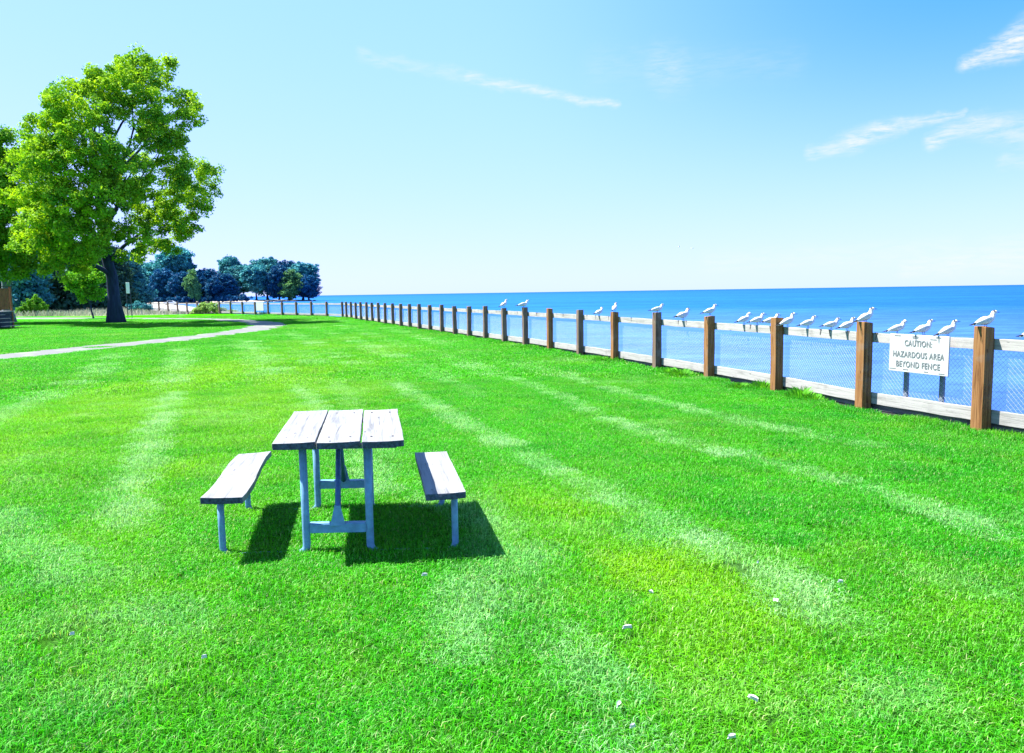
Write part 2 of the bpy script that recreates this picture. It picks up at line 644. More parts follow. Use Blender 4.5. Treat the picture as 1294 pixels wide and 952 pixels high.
wx = np.concatenate([-np.geomspace(30000, 100, 24), np.linspace(-90, 90, 19), np.geomspace(100, 30000, 24)])
wy = np.concatenate([-np.geomspace(30000, 100, 20), np.linspace(-90, 90, 19), np.geomspace(100, 30000, 24)])
WX, WY = np.meshgrid(wx, wy)
idx = np.arange(WX.size).reshape(WX.shape)
fc = np.stack([idx[:-1, :-1], idx[:-1, 1:], idx[1:, 1:], idx[1:, :-1]], -1).reshape(-1, 4)
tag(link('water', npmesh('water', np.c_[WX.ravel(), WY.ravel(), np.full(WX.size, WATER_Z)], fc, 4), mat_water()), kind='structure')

# ------------------------------------------------------------------ lawn sheet with its mowing and wheel tracks
bnd_pts = np.array([(p.x, p.y) for p in MAIN])
o_ = np.argsort(bnd_pts[:, 1])
bx, by = bnd_pts[o_, 0], bnd_pts[o_, 1]
far_pts = np.array([(p.x, p.y) for p in FAR])


def lawn_xmax(y):
    """the fence line: greatest X the lawn reaches at depth y"""
    y = np.asarray(y, float)
    x = np.interp(y, by, bx)
    x = np.where(y < by[0], bx[0] + (y - by[0]) * (bx[1] - bx[0]) / (by[1] - by[0]), x)
    fx = np.interp(y, far_pts[:, 1], far_pts[:, 0])
    return np.where(y > by[-1], fx, x) - .03


def lawn_ymax(x):
    """back edge where the dune grass begins"""
    return np.interp(x, [-90, -60, -40, -30, -26, -12], [84, 80, 74, 75.5, 75, 59]) + .0


def path_line():
    px = [(-120, 462), (-60, 457), (0, 452), (60, 446), (130, 438.5), (200, 432), (260, 425), (300, 419.8), (326, 415.5), (339, 411.8), (328, 408.3), (304, 405.8), (280, 404.2), (240, 403.3),
          (180, 402.8), (110, 402.6), (60, 402.5), (20, 402.5), (-30, 402.6), (-90, 403)]
    return [at(*p) for p in px]


def smooth_line(pts, n=8):
    out = []
    for i in range(len(pts) - 1):
        p0_, p1, p2, p3 = pts[max(i - 1, 0)], pts[i], pts[i + 1], pts[min(i + 2, len(pts) - 1)]
        for k in range(n):
            t = k / n
            out.append(.5 * ((2 * p1) + (p2 - p0_) * t + (2 * p0_ - 5 * p1 + 4 * p2 - p3) * t * t + (3 * p1 - p0_ - 3 * p2 + p3) * t ** 3))
    out.append(pts[-1])
    return out


PATH = smooth_line(path_line(), 8)
PATH2 = np.array([(p.x, p.y) for p in PATH])
PW_ = [float(np.interp(p.y, [20, 30, 40, 50, 58, 64], [1.1, 1.1, 1.25, 1.3, 1.3, 1.3])) for p in PATH]

STR = [  # pixel polyline, half width px at start and end, strength
    ([(232, 440), (222, 478), (203, 525), (178, 580), (158, 622), (148, 665)], 6, 21, .95),
    ([(152, 447), (100, 483), (60, 500), (0, 527), (-40, 545)], 7, 15, .6),
    ([(318, 432), (350, 465), (376, 490), (402, 517), (440, 570), (500, 640)], 4, 12, 1.0),
    ([(365, 420), (420, 446), (480, 474), (545, 513)], 3, 9, .9),
    ([(540, 511), (600, 542), (650, 570), (720, 600), (780, 638)], 9, 20, 1.0),
    ([(780, 638), (850, 668), (930, 705), (1000, 745), (1060, 800)], 22, 38, .5),
    ([(430, 412), (520, 440), (600, 465), (700, 497), (760, 527), (860, 560), (1000, 592), (1130, 632), (1300, 690)], 3, 13, .75),
    ([(480, 413), (600, 445), (700, 472), (800, 500), (920, 530), (1100, 565)], 3, 12, .65),
    ([(600, 640), (625, 700), (600, 760), (580, 820)], 26, 36, .42),
    ([(650, 700), (690, 780), (735, 860), (780, 960)], 34, 30, .42),
    ([(700, 660), (820, 680), (900, 700)], 30, 30, .3),
    ([(392, 412), (440, 428), (500, 452), (560, 478), (620, 508)], 2.5, 7, .5),
    ([(300, 428), (318, 452), (330, 480)], 4, 8, .4),
    ([(540, 405), (640, 425), (780, 452), (900, 480)], 2, 7, .4),
    ([(560, 640), (500, 590), (420, 480), (372, 440)], 14, 3, .3),
    ([(1040, 600), (1180, 640), (1290, 660)], 14, 20, .3),
    ([(260, 440), (300, 438), (320, 446)], 8, 10, .2),
    ([(0, 650), (60, 720), (130, 740)], 26, 36, .32),
    ([(100, 800), (180, 770), (240, 800)], 30, 40, .25),
    ([(880, 880), (1000, 900), (1180, 870)], 30, 36, .18),
]


def pxscale(p):
    """metres across per photograph pixel at ground point p"""
    return math.hypot(p.x, p.y) / F_PX


STRW = []
for pl, wa, wb, st in STR:
    L = smooth_line([at(*q) for q in pl], 5)
    n = len(L)
    STRW.append(([(p.x, p.y) for p in L], [.8 * (wa + (wb - wa) * i / (n - 1)) * pxscale(p) for i, p in enumerate(L)], st))


def stripe_amount(Pt):
    res = np.zeros(len(Pt))
    wob = vnoise(Pt, 1.3, 3) * .6 + vnoise(Pt, .45, 5) * .7 + vnoise(Pt, .2, 6) * .5
    wv = vnoise(Pt, .7, 41) + .6 * vnoise(Pt, .25, 42)
    for L, W_, st in STRW:
        L = np.array(L)
        lo, hi = L.min(0) - 1.5, L.max(0) + 1.5
        sel = ((Pt > lo) & (Pt < hi)).all(1)
        if not sel.any():
            continue
        Q = Pt[sel]
        best = np.zeros(len(Q))
        for i in range(len(L) - 1):
            a, b = L[i], L[i + 1]
            d = b - a
            t = np.clip(((Q - a) @ d) / (d @ d), 0, 1)
            dist = np.hypot(*(Q - a - t[:, None] * d).T)
            ww = W_[i] * (1 - t) + W_[i + 1] * t
            ww = ww * (1 + .45 * wv[sel])
            k = np.clip((1.3 - dist / ww) * 1.7, 0, 1)
            best = np.maximum(best, k * k * (3 - 2 * k))
        res[sel] = np.maximum(res[sel], best * st)
    return np.clip(res * (1.0 + wob * 1.1), 0, 1)


def lawn_tint(Pt):
    """R pale dry clippings, G yellow-green, B lush dark"""
    s = stripe_amount(Pt)
    n1, n2, n3 = vnoise(Pt, 2.6, 11), vnoise(Pt, .7, 13), vnoise(Pt, 6.5, 17)
    speck = vnoise(Pt, .28, 19)
    s = np.clip(s + np.clip(n1 * .55 + n2 * .5 + speck * .35 - .30, 0, .42), 0, 1)
    yel = np.zeros(len(Pt))
    for (px, py, rx, ry, a) in [(850, 740, 130, 60, .9), (700, 650, 120, 40, .5), (250, 480, 100, 45, .55), (420, 465, 90, 30, .5), (900, 860, 130, 70, .4), (200, 650, 90, 40, .4), (340, 540, 60, 50, .35)]:
        c = at(px, py)
        a2 = at(px + rx, py)
        b2 = at(px, py - ry)
        u = (Pt[:, 0] - c.x) / (a2 - c).length
        v = (Pt[:, 1] - c.y) / (b2 - c).length
        yel = np.maximum(yel, a * np.exp(-(u * u + v * v)))
    yel = np.clip(yel * (1 + n2) + .25 * n3 + .35 * n1 + .05, 0, 1)
    lush = np.clip(.35 + n3 * .6 + n1 * .5 - yel * .6 + np.clip(Pt[:, 0] * .09, 0, .4), 0, 1)
    return np.c_[s, yel, lush]


th = np.concatenate([np.arange(-180, -48, 3.0), np.arange(-48, 48, .35), np.arange(48, 181, 3.0)])
rr = np.geomspace(.25, 150, 330)
TH, RR = np.meshgrid(np.radians(th), rr)
LX, LY = (RR * np.sin(TH)).ravel(), (RR * np.cos(TH)).ravel()
okv = (LX < lawn_xmax(LY)) & (LY < lawn_ymax(LX)) & (LX > -90) & (LY > -60)
idx = np.arange(LX.size).reshape(TH.shape)
fc = np.stack([idx[:-1, :-1], idx[:-1, 1:], idx[1:, 1:], idx[1:, :-1]], -1).reshape(-1, 4)
fc = fc[okv[fc].any(1)]
LXc = np.minimum(LX, lawn_xmax(LY))
LYc = np.minimum(LY, lawn_ymax(LXc))
used = np.unique(fc)
remap = np.full(LX.size, -1)
remap[used] = np.arange(len(used))
fc = remap[fc]
LP = np.c_[LXc[used], LYc[used]]
T = lawn_tint(LP)
lawn_me = npmesh('lawn', np.c_[LP, np.zeros(len(LP))], fc, 4, attr=np.c_[T, np.ones(len(T))])

# colour rule shared by the soil-and-turf sheet and the blades
COL_BASE, COL_LUSH, COL_YEL, COL_PALE = (.048, .40, .002), (.014, .29, .004), (.19, .47, .002), (.29, .58, .25)


def turf_colour(g, vec, rnd):
    s = g.n('ShaderNodeSeparateXYZ')
    g.put(s.inputs[0], vec)
    c = g.mix(s.outputs[2], COL_BASE, COL_LUSH)
    c = g.mix(s.outputs[1], c, COL_YEL)
    pale = g.math('MULTIPLY', g.math('POWER', s.outputs[0], .8), g.rng(rnd, 0, 1, .45, 1.25), clamp=True)
    return g.mix(pale, c, COL_PALE)


def mat_lawn():
    m = bpy.data.materials.new('turf')
    m.use_nodes = True
    g = NT(m.node_tree)
    a = g.n('ShaderNodeAttribute', attribute_name='leaf')
    pos = g.n('ShaderNodeNewGeometry').outputs['Position']
    dist = g.vmath('LENGTH', pos, out=1)
    n1 = g.noise(pos, 9, 5, .7)
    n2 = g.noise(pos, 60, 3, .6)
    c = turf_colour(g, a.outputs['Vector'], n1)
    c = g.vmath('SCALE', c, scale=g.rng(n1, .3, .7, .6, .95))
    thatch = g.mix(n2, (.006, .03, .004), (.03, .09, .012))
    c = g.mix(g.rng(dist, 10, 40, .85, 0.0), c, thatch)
    bs = g.n('ShaderNodeBsdfDiffuse')
    g.put(bs.inputs[0], c)
    b = g.n('ShaderNodeBump')
    b.inputs['Strength'].default_value = .8
    b.inputs['Distance'].default_value = .04
    g.put(b.inputs['Height'], g.math('ADD', n1, n2))
    g.put(bs.inputs['Normal'], b.outputs[0])
    o = g.n('ShaderNodeOutputMaterial')
    g.t.links.new(bs.outputs[0], o.inputs[0])
    return m


tag(link('lawn', lawn_me, mat_lawn()), kind='structure')

# gravel path that loops back on itself
vs, fs = [], []
npth = len(PATH)
for i, p in enumerate(PATH):
    t = (PATH[min(i + 1, npth - 1)] - PATH[max(i - 1, 0)]).normalized()
    nrm = Vector((-t.y, t.x, 0))
    wd = PW_[i] * (1.25 if p.y > 58 and p.x < -38 else 1.0)
    for k in (-1.15, -.7, 0, .7, 1.15):
        j = random.uniform(-.12, .12) if abs(k) > 1 else 0
        vs.append(Vector((p.x, p.y, 0)) + nrm * (wd * k + j) + Vector((0, 0, .016 if abs(k) < 1 else .004)))
for i in range(npth - 1):
    for k in range(4):
        a = i * 5 + k
        fs.append((a, a + 1, a + 6, a + 5))


def mat_path():
    def b(g, co, bs):
        pos = g.n('ShaderNodeNewGeometry').outputs['Position']
        n = g.noise(pos, 14, 5, .7)
        n2 = g.noise(pos, 1.1, 4, .6)
        c = g.mix(n, (.095, .10, .10), (.18, .185, .185))
        c = g.mix(g.rng(n2, .55, .72, 0, .55), c, (.26, .42, .18))
        return c, n, .02
    return material('gravel', b, .95, .1)


tag(link('path', pymesh('path', vs, fs), mat_path()), kind='structure')

# ------------------------------------------------------------------ grass blades (instanced tufts, one object)
def tuft_mesh(k, size, nb, hmin, hmax, wd):
    r = np.random.default_rng(100 + k)
    ang = r.uniform(0, 2 * np.pi, nb)
    rad = size * np.sqrt(r.uniform(0, 1, nb))
    bx_, by_ = rad * np.cos(ang), rad * np.sin(ang)
    h = r.uniform(hmin, hmax, nb)
    az_ = r.uniform(0, 2 * np.pi, nb)
    lean = np.clip(r.normal(.85, .35, nb), .1, 1.6)
    w_ = wd * r.uniform(.6, 1.3, nb)
    fx, fy = np.cos(az_), np.sin(az_)
    sx2, sy2 = -fy, fx
    V = np.zeros((nb, 5, 3))
    b = np.c_[bx_, by_, np.full(nb, -.004)]
    V[:, 0] = b - np.c_[sx2 * w_, sy2 * w_, 0 * w_]
    V[:, 1] = b + np.c_[sx2 * w_, sy2 * w_, 0 * w_]
    mid = b + np.c_[fx * lean * h * .28, fy * lean * h * .28, h * .6]
    V[:, 2] = mid + np.c_[sx2 * w_ * .8, sy2 * w_ * .8, 0 * w_]
    V[:, 3] = mid - np.c_[sx2 * w_ * .8, sy2 * w_ * .8, 0 * w_]
    V[:, 4] = b + np.c_[fx * lean * h, fy * lean * h, h * (1.02 - .38 * lean)]
    base = np.arange(nb)[:, None] * 5
    tri = np.concatenate([base + np.array([0, 1, 2]), base + np.array([0, 2, 3]), base + np.array([3, 2, 4])], 0)
    rnd = np.repeat(r.uniform(0, 1, nb), 5)
    hh = np.tile(np.array([0, 0, .6, .6, 1.0]), nb)
    at_ = np.c_[rnd, hh, np.zeros(nb * 5), np.ones(nb * 5)]
    return npmesh('grass_tuft', V.reshape(-1, 3), tri, 3, attr=at_)


def mat_blade():
    m = bpy.data.materials.new('grass_blade')
    m.use_nodes = True
    g = NT(m.node_tree)
    a = g.n('ShaderNodeAttribute', attribute_name='leaf')
    s = g.n('ShaderNodeSeparateColor')
    g.put(s.inputs[0], a.outputs['Color'])
    t = g.n('ShaderNodeAttribute', attribute_name='tintc', attribute_type='INSTANCER')
    c = turf_colour(g, t.outputs['Vector'], s.outputs[0])
    c = g.vmath('SCALE', c, scale=g.rng(s.outputs[0], 0, 1, .35, 1.5))
    dead = g.rng(s.outputs[0], .93, .97)
    c = g.mix(g.math('MULTIPLY', dead, .7), c, (.42, .40, .22))
    d = g.n('ShaderNodeBsdfDiffuse')
    g.put(d.inputs[0], c)
    tr = g.n('ShaderNodeBsdfTranslucent')
    g.put(tr.inputs[0], g.mix(1.0, c, (1.0, 1.0, .4), 'MULTIPLY'))
    mx = g.n('ShaderNodeMixShader')
    mx.inputs[0].default_value = .45
    g.t.links.new(d.outputs[0], mx.inputs[1])
    g.t.links.new(tr.outputs[0], mx.inputs[2])
    gl = g.n('ShaderNodeBsdfGlossy')
    gl.inputs['Roughness'].default_value = .5
    m2 = g.n('ShaderNodeMixShader')
    m2.inputs[0].default_value = .02
    g.t.links.new(mx.outputs[0], m2.inputs[1])
    g.t.links.new(gl.outputs[0], m2.inputs[2])
    o = g.n('ShaderNodeOutputMaterial')
    g.t.links.new(m2.outputs[0], o.inputs[0])
    return m


blade_m = mat_blade()
tcol = bpy.data.collections.new('grass_tufts')
for k in range(10):
    me = tuft_mesh(k, .20, 800, .016, .050, .0020) if k < 6 else tuft_mesh(k, .42, 700, .03, .06, .006)
    me.materials.append(blade_m)
    tcol.objects.link(bpy.data.objects.new('grass_tuft_%02d' % k, me))

pts = []
r_, step_ = 1.3, .15
while r_ < 72:
    near = r_ < 15
    s_ = .185 if near else (.34 if r_ < 30 else .34 * (r_ / 30) ** .8)
    lim = 44 if r_ > 3 else 58
    n = max(1, int(2 * math.radians(lim) * r_ / s_))
    a = (np.arange(n) + .5) / n * 2 * math.radians(lim) - math.radians(lim) + rng.uniform(-.3, .3, n) * s_ / r_
    q = r_ + rng.uniform(-.4, .4, n) * s_
    pts.append(np.c_[q * np.sin(a), q * np.cos(a), np.full(n, 0 if near else 1), np.full(n, max(1.0, (s_ / .34) ** .7 if not near else 1.0))])
    r_ += s_ * .95
pts = np.concatenate(pts)
P2 = pts[:, :2]
wob = vnoise(P2, .8, 23) * .35
keep = (P2[:, 0] < lawn_xmax(P2[:, 1]) - .03) & (P2[:, 1] < lawn_ymax(P2[:, 0])) & (P2[:, 0] > -80)
pd = seg_dist(P2, PATH2)
keep &= (pd + wob > np.interp(P2[:, 1], [20, 30, 40, 50, 58, 64], [1.15, 1.1, 1.2, 1.25, 1.25, 1.25])) | ((pd < .22) & (vnoise(P2, 1.5, 51) > -.1) & (P2[:, 1] < 27))
pts, P2 = pts[keep], P2[keep]
hole = (vnoise(P2, .22, 61) > .33) & (np.hypot(P2[:, 0], P2[:, 1]) < 13) & (rng.uniform(0, 1, len(P2)) < .8)
pts, P2 = pts[~hole], P2[~hole]
tint = lawn_tint(P2)
npt = len(pts)
tint[:, 2] = np.clip(tint[:, 2] + rng.normal(0, .28, npt), 0, 1)
tint[:, 1] = np.clip(tint[:, 1] + rng.normal(0, .12, npt), 0, 1)
tint[:, 0] = np.clip(tint[:, 0] * rng.uniform(.55, 1.4, npt), 0, 1)
hv = 1 + .55 * vnoise(P2, .35, 31) + .2 * vnoise(P2, 2.0, 33) + rng.normal(0, .14, npt)
hv = np.clip(hv, .35, 2)
edge = np.clip(1 - (lawn_xmax(P2[:, 1]) - P2[:, 0]) / .35, 0, 1)
hv *= 1 + edge * 1.1
npt = len(pts)
gm = bpy.data.meshes.new('grass')
gm.vertices.add(npt)
gm.vertices.foreach_set('co', np.c_[P2, np.full(npt, .002)].astype(np.float32).ravel())


def fattr(nm, typ, arr, key):
    a_ = gm.attributes.new(nm, typ, 'POINT')
    a_.data.foreach_set(key, arr)


fattr('rot', 'FLOAT_VECTOR', np.c_[np.zeros(npt), np.zeros(npt), rng.uniform(0, 6.28, npt)].astype(np.float32).ravel(), 'vector')
fattr('scl', 'FLOAT_VECTOR', np.c_[pts[:, 3], pts[:, 3], hv * np.sqrt(pts[:, 3])].astype(np.float32).ravel(), 'vector')
fattr('tintc', 'FLOAT_VECTOR', tint.astype(np.float32).ravel(), 'vector')
fattr('pick', 'INT', np.where(pts[:, 2] < .5, rng.integers(0, 6, npt), rng.integers(6, 10, npt)).astype(np.int32), 'value')
grass = link('grass', gm)
tag(grass, kind='stuff')
ng = bpy.data.node_groups.new('scatter_grass', 'GeometryNodeTree')
ng.interface.new_socket(name='Geometry', in_out='INPUT', socket_type='NodeSocketGeometry')
ng.interface.new_socket(name='Geometry', in_out='OUTPUT', socket_type='NodeSocketGeometry')
gi, go = ng.nodes.new('NodeGroupInput'), ng.nodes.new('NodeGroupOutput')
ci = ng.nodes.new('GeometryNodeCollectionInfo')
ci.inputs['Collection'].default_value = tcol
ci.inputs['Separate Children'].default_value = True
ci.inputs['Reset Children'].default_value = True
ip = ng.nodes.new('GeometryNodeInstanceOnPoints')
ip.inputs['Pick Instance'].default_value = True


def named(nm, typ):
    n_ = ng.nodes.new('GeometryNodeInputNamedAttribute')
    n_.data_type = typ
    n_.inputs[0].default_value = nm
    return n_.outputs[0]


L_ = ng.links.new
L_(gi.outputs[0], ip.inputs['Points'])
L_(ci.outputs[0], ip.inputs['Instance'])
L_(named('pick', 'INT'), ip.inputs['Instance Index'])
L_(named('scl', 'FLOAT_VECTOR'), ip.inputs['Scale'])
e2r = ng.nodes.new('FunctionNodeEulerToRotation')
L_(named('rot', 'FLOAT_VECTOR'), e2r.inputs[0])
L_(e2r.outputs[0], ip.inputs['Rotation'])
L_(ip.outputs[0], go.inputs[0])
md = grass.modifiers.new('scatter', 'NODES')
md.node_group = ng

# ------------------------------------------------------------------ retaining wall at the lawn's lake edge
def ribbon_wall(name, line, o0, o1, z0, z1, mat_):
    vs, fs = [], []
    n = len(line)
    for i, p in enumerate(line):
        t = (line[min(i + 1, n - 1)] - line[max(i - 1, 0)]).normalized()
        nr = Vector((t.y, -t.x, 0))
        for o, z in ((o0, z0), (o0, z1), (o1, z1), (o1, z0)):
            vs.append(Vector((p.x, p.y, z)) + nr * o)
    for i in range(n - 1):
        for k in range(4):
            a, b = i * 4 + k, i * 4 + (k + 1) % 4
            fs.append((a, b, b + 4, a + 4))
    fs += [(0, 1, 2, 3), tuple(4 * (n - 1) + k for k in (3, 2, 1, 0))]
    return link(name, pymesh(name, vs, fs), mat_)


wall_line = [MAIN[0] + step * 8] + MAIN + FAR[1:8]
tag(ribbon_wall('retaining_wall', wall_line, .235, .45, -2.6, -.035, M['concrete']), 'low grey concrete retaining wall along the lake edge under the fence', 'wall')

# ------------------------------------------------------------------ the fence
POST_H, POST_W = 1.167, .145


def post_mesh(k, mat_):
    b = MB()
    r = random.Random(k)
    w_ = POST_W / 2
    segs = 5
    vs = []
    for i in range(segs + 1):
        z = -.3 + (POST_H + .3) * i / segs
        for (x, y) in ((-w_, -w_), (w_, -w_), (w_, w_), (-w_, w_)):
            vs.append((x + r.uniform(-.003, .003), y + r.uniform(-.003, .003), z + (r.uniform(-.012, .012) if i == segs else 0)))
    fs = [(i * 4 + j, i * 4 + (j + 1) % 4, i * 4 + 4 + (j + 1) % 4, i * 4 + 4 + j) for i in range(segs) for j in range(4)]
    fs += [(3, 2, 1, 0), tuple(segs * 4 + j for j in range(4))]
    b.add(vs, fs)
    o = b.build('post', mat_, bevel=.008)
    me = o.data
    bpy.data.objects.remove(o)
    return me


POSTS_B = [post_mesh(k, M['post']) for k in range(3)]
POSTS_G = [post_mesh(k + 5, M['post_grey']) for k in range(3)]


def wire_bay(length, z0, z1, pitch, rad):
    """diagonal chain-link wires clipped to the bay rectangle, as thin three-sided bars"""
    H = z1 - z0
    segs = []
    for sgn in (1, -1):
        c = -H
        while c < length:
            if sgn == 1:
                a, b = (c, 0.), (c + H, H)
            else:
                a, b = (c, H), (c + H, 0.)
            (x0_, y0_), (x1_, y1_) = a, b
            if x0_ < 0:
                t = -x0_ / (x1_ - x0_)
                x0_, y0_ = 0., y0_ + (y1_ - y0_) * t
            if x1_ > length:
                t = (length - x0_) / (x1_ - x0_)
                x1_, y1_ = length, y0_ + (y1_ - y0_) * t
            if x1_ - x0_ > .01:
                segs.append((x0_, y0_, x1_, y1_, sgn))
            c += pitch
    s = np.array(segs)
    n = len(s)
    A = np.c_[s[:, 0], s[:, 4] * rad, s[:, 1] + z0]
    B = np.c_[s[:, 2], s[:, 4] * rad, s[:, 3] + z0]
    D = B - A
    D /= np.linalg.norm(D, axis=1)[:, None]
    U = np.tile(np.array([0, 1., 0]), (n, 1))
    Vv = np.cross(D, U)
    V = np.zeros((n, 6, 3))
    for k in range(3):
        an = 2 * math.pi * k / 3
        off_ = (U * math.cos(an) + Vv * math.sin(an)) * rad
        V[:, k] = A + off_
        V[:, 3 + k] = B + off_
    base = np.arange(n)[:, None] * 6
    q = np.concatenate([base + np.array([k, (k + 1) % 3, 3 + (k + 1) % 3, 3 + k]) for k in range(3)], 0)
    return npmesh('wire_mesh', V.reshape(-1, 3), q, 4)


def build_fence(root, line, far=False):
    inv = Matrix.Translation(-root.location)
    n = len(line)
    for i, p in enumerate(line):
        t = (line[min(i + 1, n - 1)] - line[max(i - 1, 0)])
        if not far and i > n - 3:
            t = line[n - 2] - line[n - 4]
        ang = math.atan2(t.y, t.x)
        if far and i == 0:
            pass
        else:
            if far:
                me = POSTS_G[i % 3]
            else:
                me = POSTS_B[i % 3] if i in (3, 4, 5, 6, 8, 10) else POSTS_G[i % 3]
                if i == 3:
                    me = POSTS_B[1]
            o = link('post', me, None, root, inv @ p, ang)
            o.rotation_euler = (R(random.uniform(-.6, .6)), R(random.uniform(-.6, .6)), ang)
            o.scale = (1, 1, 1 + random.uniform(-.015, .02))
        if i == n - 1:
            break
        q = line[i + 1]
        d = (q - p)
        Lb = d.length
        a = math.atan2(d.y, d.x)
        # local x runs along the bay, local -y is the lake side when walking away from the viewer
        base = inv @ p
        rot = Matrix.Rotation(a, 4, 'Z')

        def place(o, y):
            o.matrix_local = Matrix.Translation(base) @ rot @ Matrix.Translation((0, y, 0))

        side = -1
        w2 = POST_W / 2
        g_ = .006
        nseg = 6
        for nm, zc, hh in (('top_rail', .985, .125), ('bottom_rail', .165, .15)):
            b = MB()
            vs = []
            dz = random.uniform(-.008, .008)
            for k in range(nseg + 1):
                x = g_ + (Lb - 2 * g_) * k / nseg
                s_ = random.uniform(-.004, .004)
                for (yy, zz) in ((0, -1), (.038, -1), (.038, 1), (0, 1)):
                    vs.append((x, side * (w2 + .002 + yy) + s_ * .5, zc + dz + zz * hh / 2 + s_ + random.uniform(-.002, .002)))
            fs = [(k * 4 + j, k * 4 + (j + 1) % 4, k * 4 + 4 + (j + 1) % 4, k * 4 + 4 + j) for k in range(nseg) for j in range(4)]
            fs += [(3, 2, 1, 0), tuple(nseg * 4 + j for j in range(4))]
            b.add(vs, fs)
            o = b.build(nm, M['rail'], root, bevel=.004)
            place(o, 0)
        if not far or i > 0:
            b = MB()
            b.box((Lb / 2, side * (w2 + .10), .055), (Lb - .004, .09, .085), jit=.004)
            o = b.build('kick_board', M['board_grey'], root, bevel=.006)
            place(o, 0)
            b = MB().box((Lb / 2, side * (w2 + .06), -.10), (Lb - .004, .16, .20), jit=.004)  # its near-black colour paints the shade of the gap under the boards
            o = b.build('gap_shade_beam', M['beam'], root, bevel=.006)
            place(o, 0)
        me = wire_bay(Lb - .02, .12, 1.0, 0.058 if not far else .1, .0015 if not far else .003)
        o = link('wire_mesh', me, M['wire'], root)
        place(o, side * (w2 + .05))
        if not far and i < 14:
            for k in range(random.choice((1, 2, 3))):
                x = random.uniform(.1, Lb - .1)
                b = MB().box((x, side * (w2 - .001), 1.0), (.012, .004, random.uniform(.05, .1)), Matrix.Rotation(random.uniform(-.4, .4), 3, 'Y'))
                b.box((x, side * (w2 - .001), 1.044), (.05, .005, .012))
                o = b.build('wire_tie', M['tie'], root)
                place(o, 0)


fence = empty('shore_fence', MAIN[0].copy())
tag(fence, 'timber post and rail fence with wire mesh running along the lawn beside the lake', 'fence')
build_fence(fence, MAIN)
fence2 = empty('beach_fence', FAR[1].copy())
tag(fence2, 'distant post and wire fence turning away along the beach', 'fence')
build_fence(fence2, FAR, far=True)


def on_rail(px, z=1.05, lat=None):
    """plan point of the rail line seen at photograph column px"""
    best = None
    for i in range(len(MAIN) - 1):
        for k in range(101):
            p = MAIN[i].lerp(MAIN[i + 1], k / 100)
            t = (MAIN[i + 1] - MAIN[i]).normalized()
            nr = Vector((t.y, -t.x, 0))
            q = p + nr * ((POST_W / 2 + .02) if lat is None else lat)
            d = q + Vector((0, 0, z - CAM_H))
            c = (d.dot(RV) / d.dot(_f)) * F_PX + PW / 2
            e = abs(c - px)
            if best is None or e < best[0]:
                best = (e, q, t, d.dot(_f))
    return best[1], best[2], best[3]


# ------------------------------------------------------------------ warning sign on the fence
def text_mesh(body, size):
    cu = bpy.data.curves.new('txt', 'FONT')
    cu.body = body
    cu.size = size
    cu.align_x = 'CENTER'
    cu.extrude = .0012
    cu.offset = .0022
    cu.space_character = 1.12
    o = bpy.data.objects.new('txt', cu)
    S.collection.objects.link(o)
    dg = bpy.context.evaluated_depsgraph_get()
    me = bpy.data.meshes.new_from_object(o.evaluated_get(dg))
    bpy.data.objects.remove(o)
    me.name = 'lettering'
    return me


def make_sign(name, pa, pb, z0, z1, label, text=True, zleg=.1):
    """board from plan point pa (left as seen) to pb, front faces the lawn"""
    c = (pa + pb) / 2
    d = (pb - pa)
    wd = d.length
    root = empty(name, (c.x, c.y, 0), math.atan2(d.y, d.x))
    tag(root, label, 'sign', 'caution signs on the fence')
    b = MB()
    b.box((0, 0, (z0 + z1) / 2), (wd, .018, z1 - z0))
    b.build('board', M['white_sign'], root, bevel=.004)
    for sx_ in (-.36 * wd, .25 * wd):
        b = MB()
        b.box((sx_, .165, (zleg + z1 - .08) / 2), (.055, .04, z1 - .08 - zleg))
        b.box((sx_, .075, z0 + .03), (.02, .14, .02))
        b.build('leg', M['sign_leg'], root, bevel=.004)
    if text:
        H = z1 - z0
        b = MB()
        for (fx, fz) in ((-.36, .045), (-.05, .05), (-.05, .085), (.33, .045), (-.43, .93), (.40, .95), (-.2, .93), (.15, .94), (.25, .10)):
            b.box((fx * wd, -.0102, z1 - fz * H), (random.uniform(.05, .1), .003, .009))
        b.build('stain', M['letter'], root)
        for k, (tx, zf, tw) in enumerate((('CAUTION:', .30, .46), ('HAZARDOUS AREA', .60, .86), ('BEYOND FENCE', .86, .74))):
            me = text_mesh(tx, .15)
            xs = [v.co.x for v in me.vertices]
            w_ = max(xs) - min(xs)
            sc = tw * wd / w_
            hs_ = .155 * H / (max(v.co.y for v in me.vertices))
            o = link('lettering', me, M['letter'], root)
            o.rotation_euler = (R(90), 0, 0)
            o.location = (0, -.0125, z1 - zf * H)
            o.scale = (sc, hs_, 1)
    return root


pa, _, da = on_rail(1125.5, .9, -POST_W / 2 + .06)
pb, _, db = on_rail(1200.5, .9, -POST_W / 2 + .06)


def z_at(px, py, p):
    d = ray(px, py)
    return CAM_H + d.z * (p.y / d.y)


zt, zb = z_at(1125, 421.5, pa), z_at(1125, 468, pa)
make_sign('warning_sign', pa, pb, zb, zt, 'white caution sign with grey lettering fixed to the near end of the fence')
fa, fb = on_rail(1125, .9)[0], None
# its twin on the beach fence
i4 = FAR[1 + 4]
fd = (FAR[6] - FAR[5]).normalized()
fl, fr = FAR[6].lerp(FAR[5], .22) + Vector((-.1, -.1, 0)), FAR[6].lerp(FAR[5], .78) + Vector((-.1, -.1, 0))
make_sign('warning_sign', fl, fr, .38, 1.1, 'small white sign with two short legs on the distant beach fence', text=False, zleg=0)

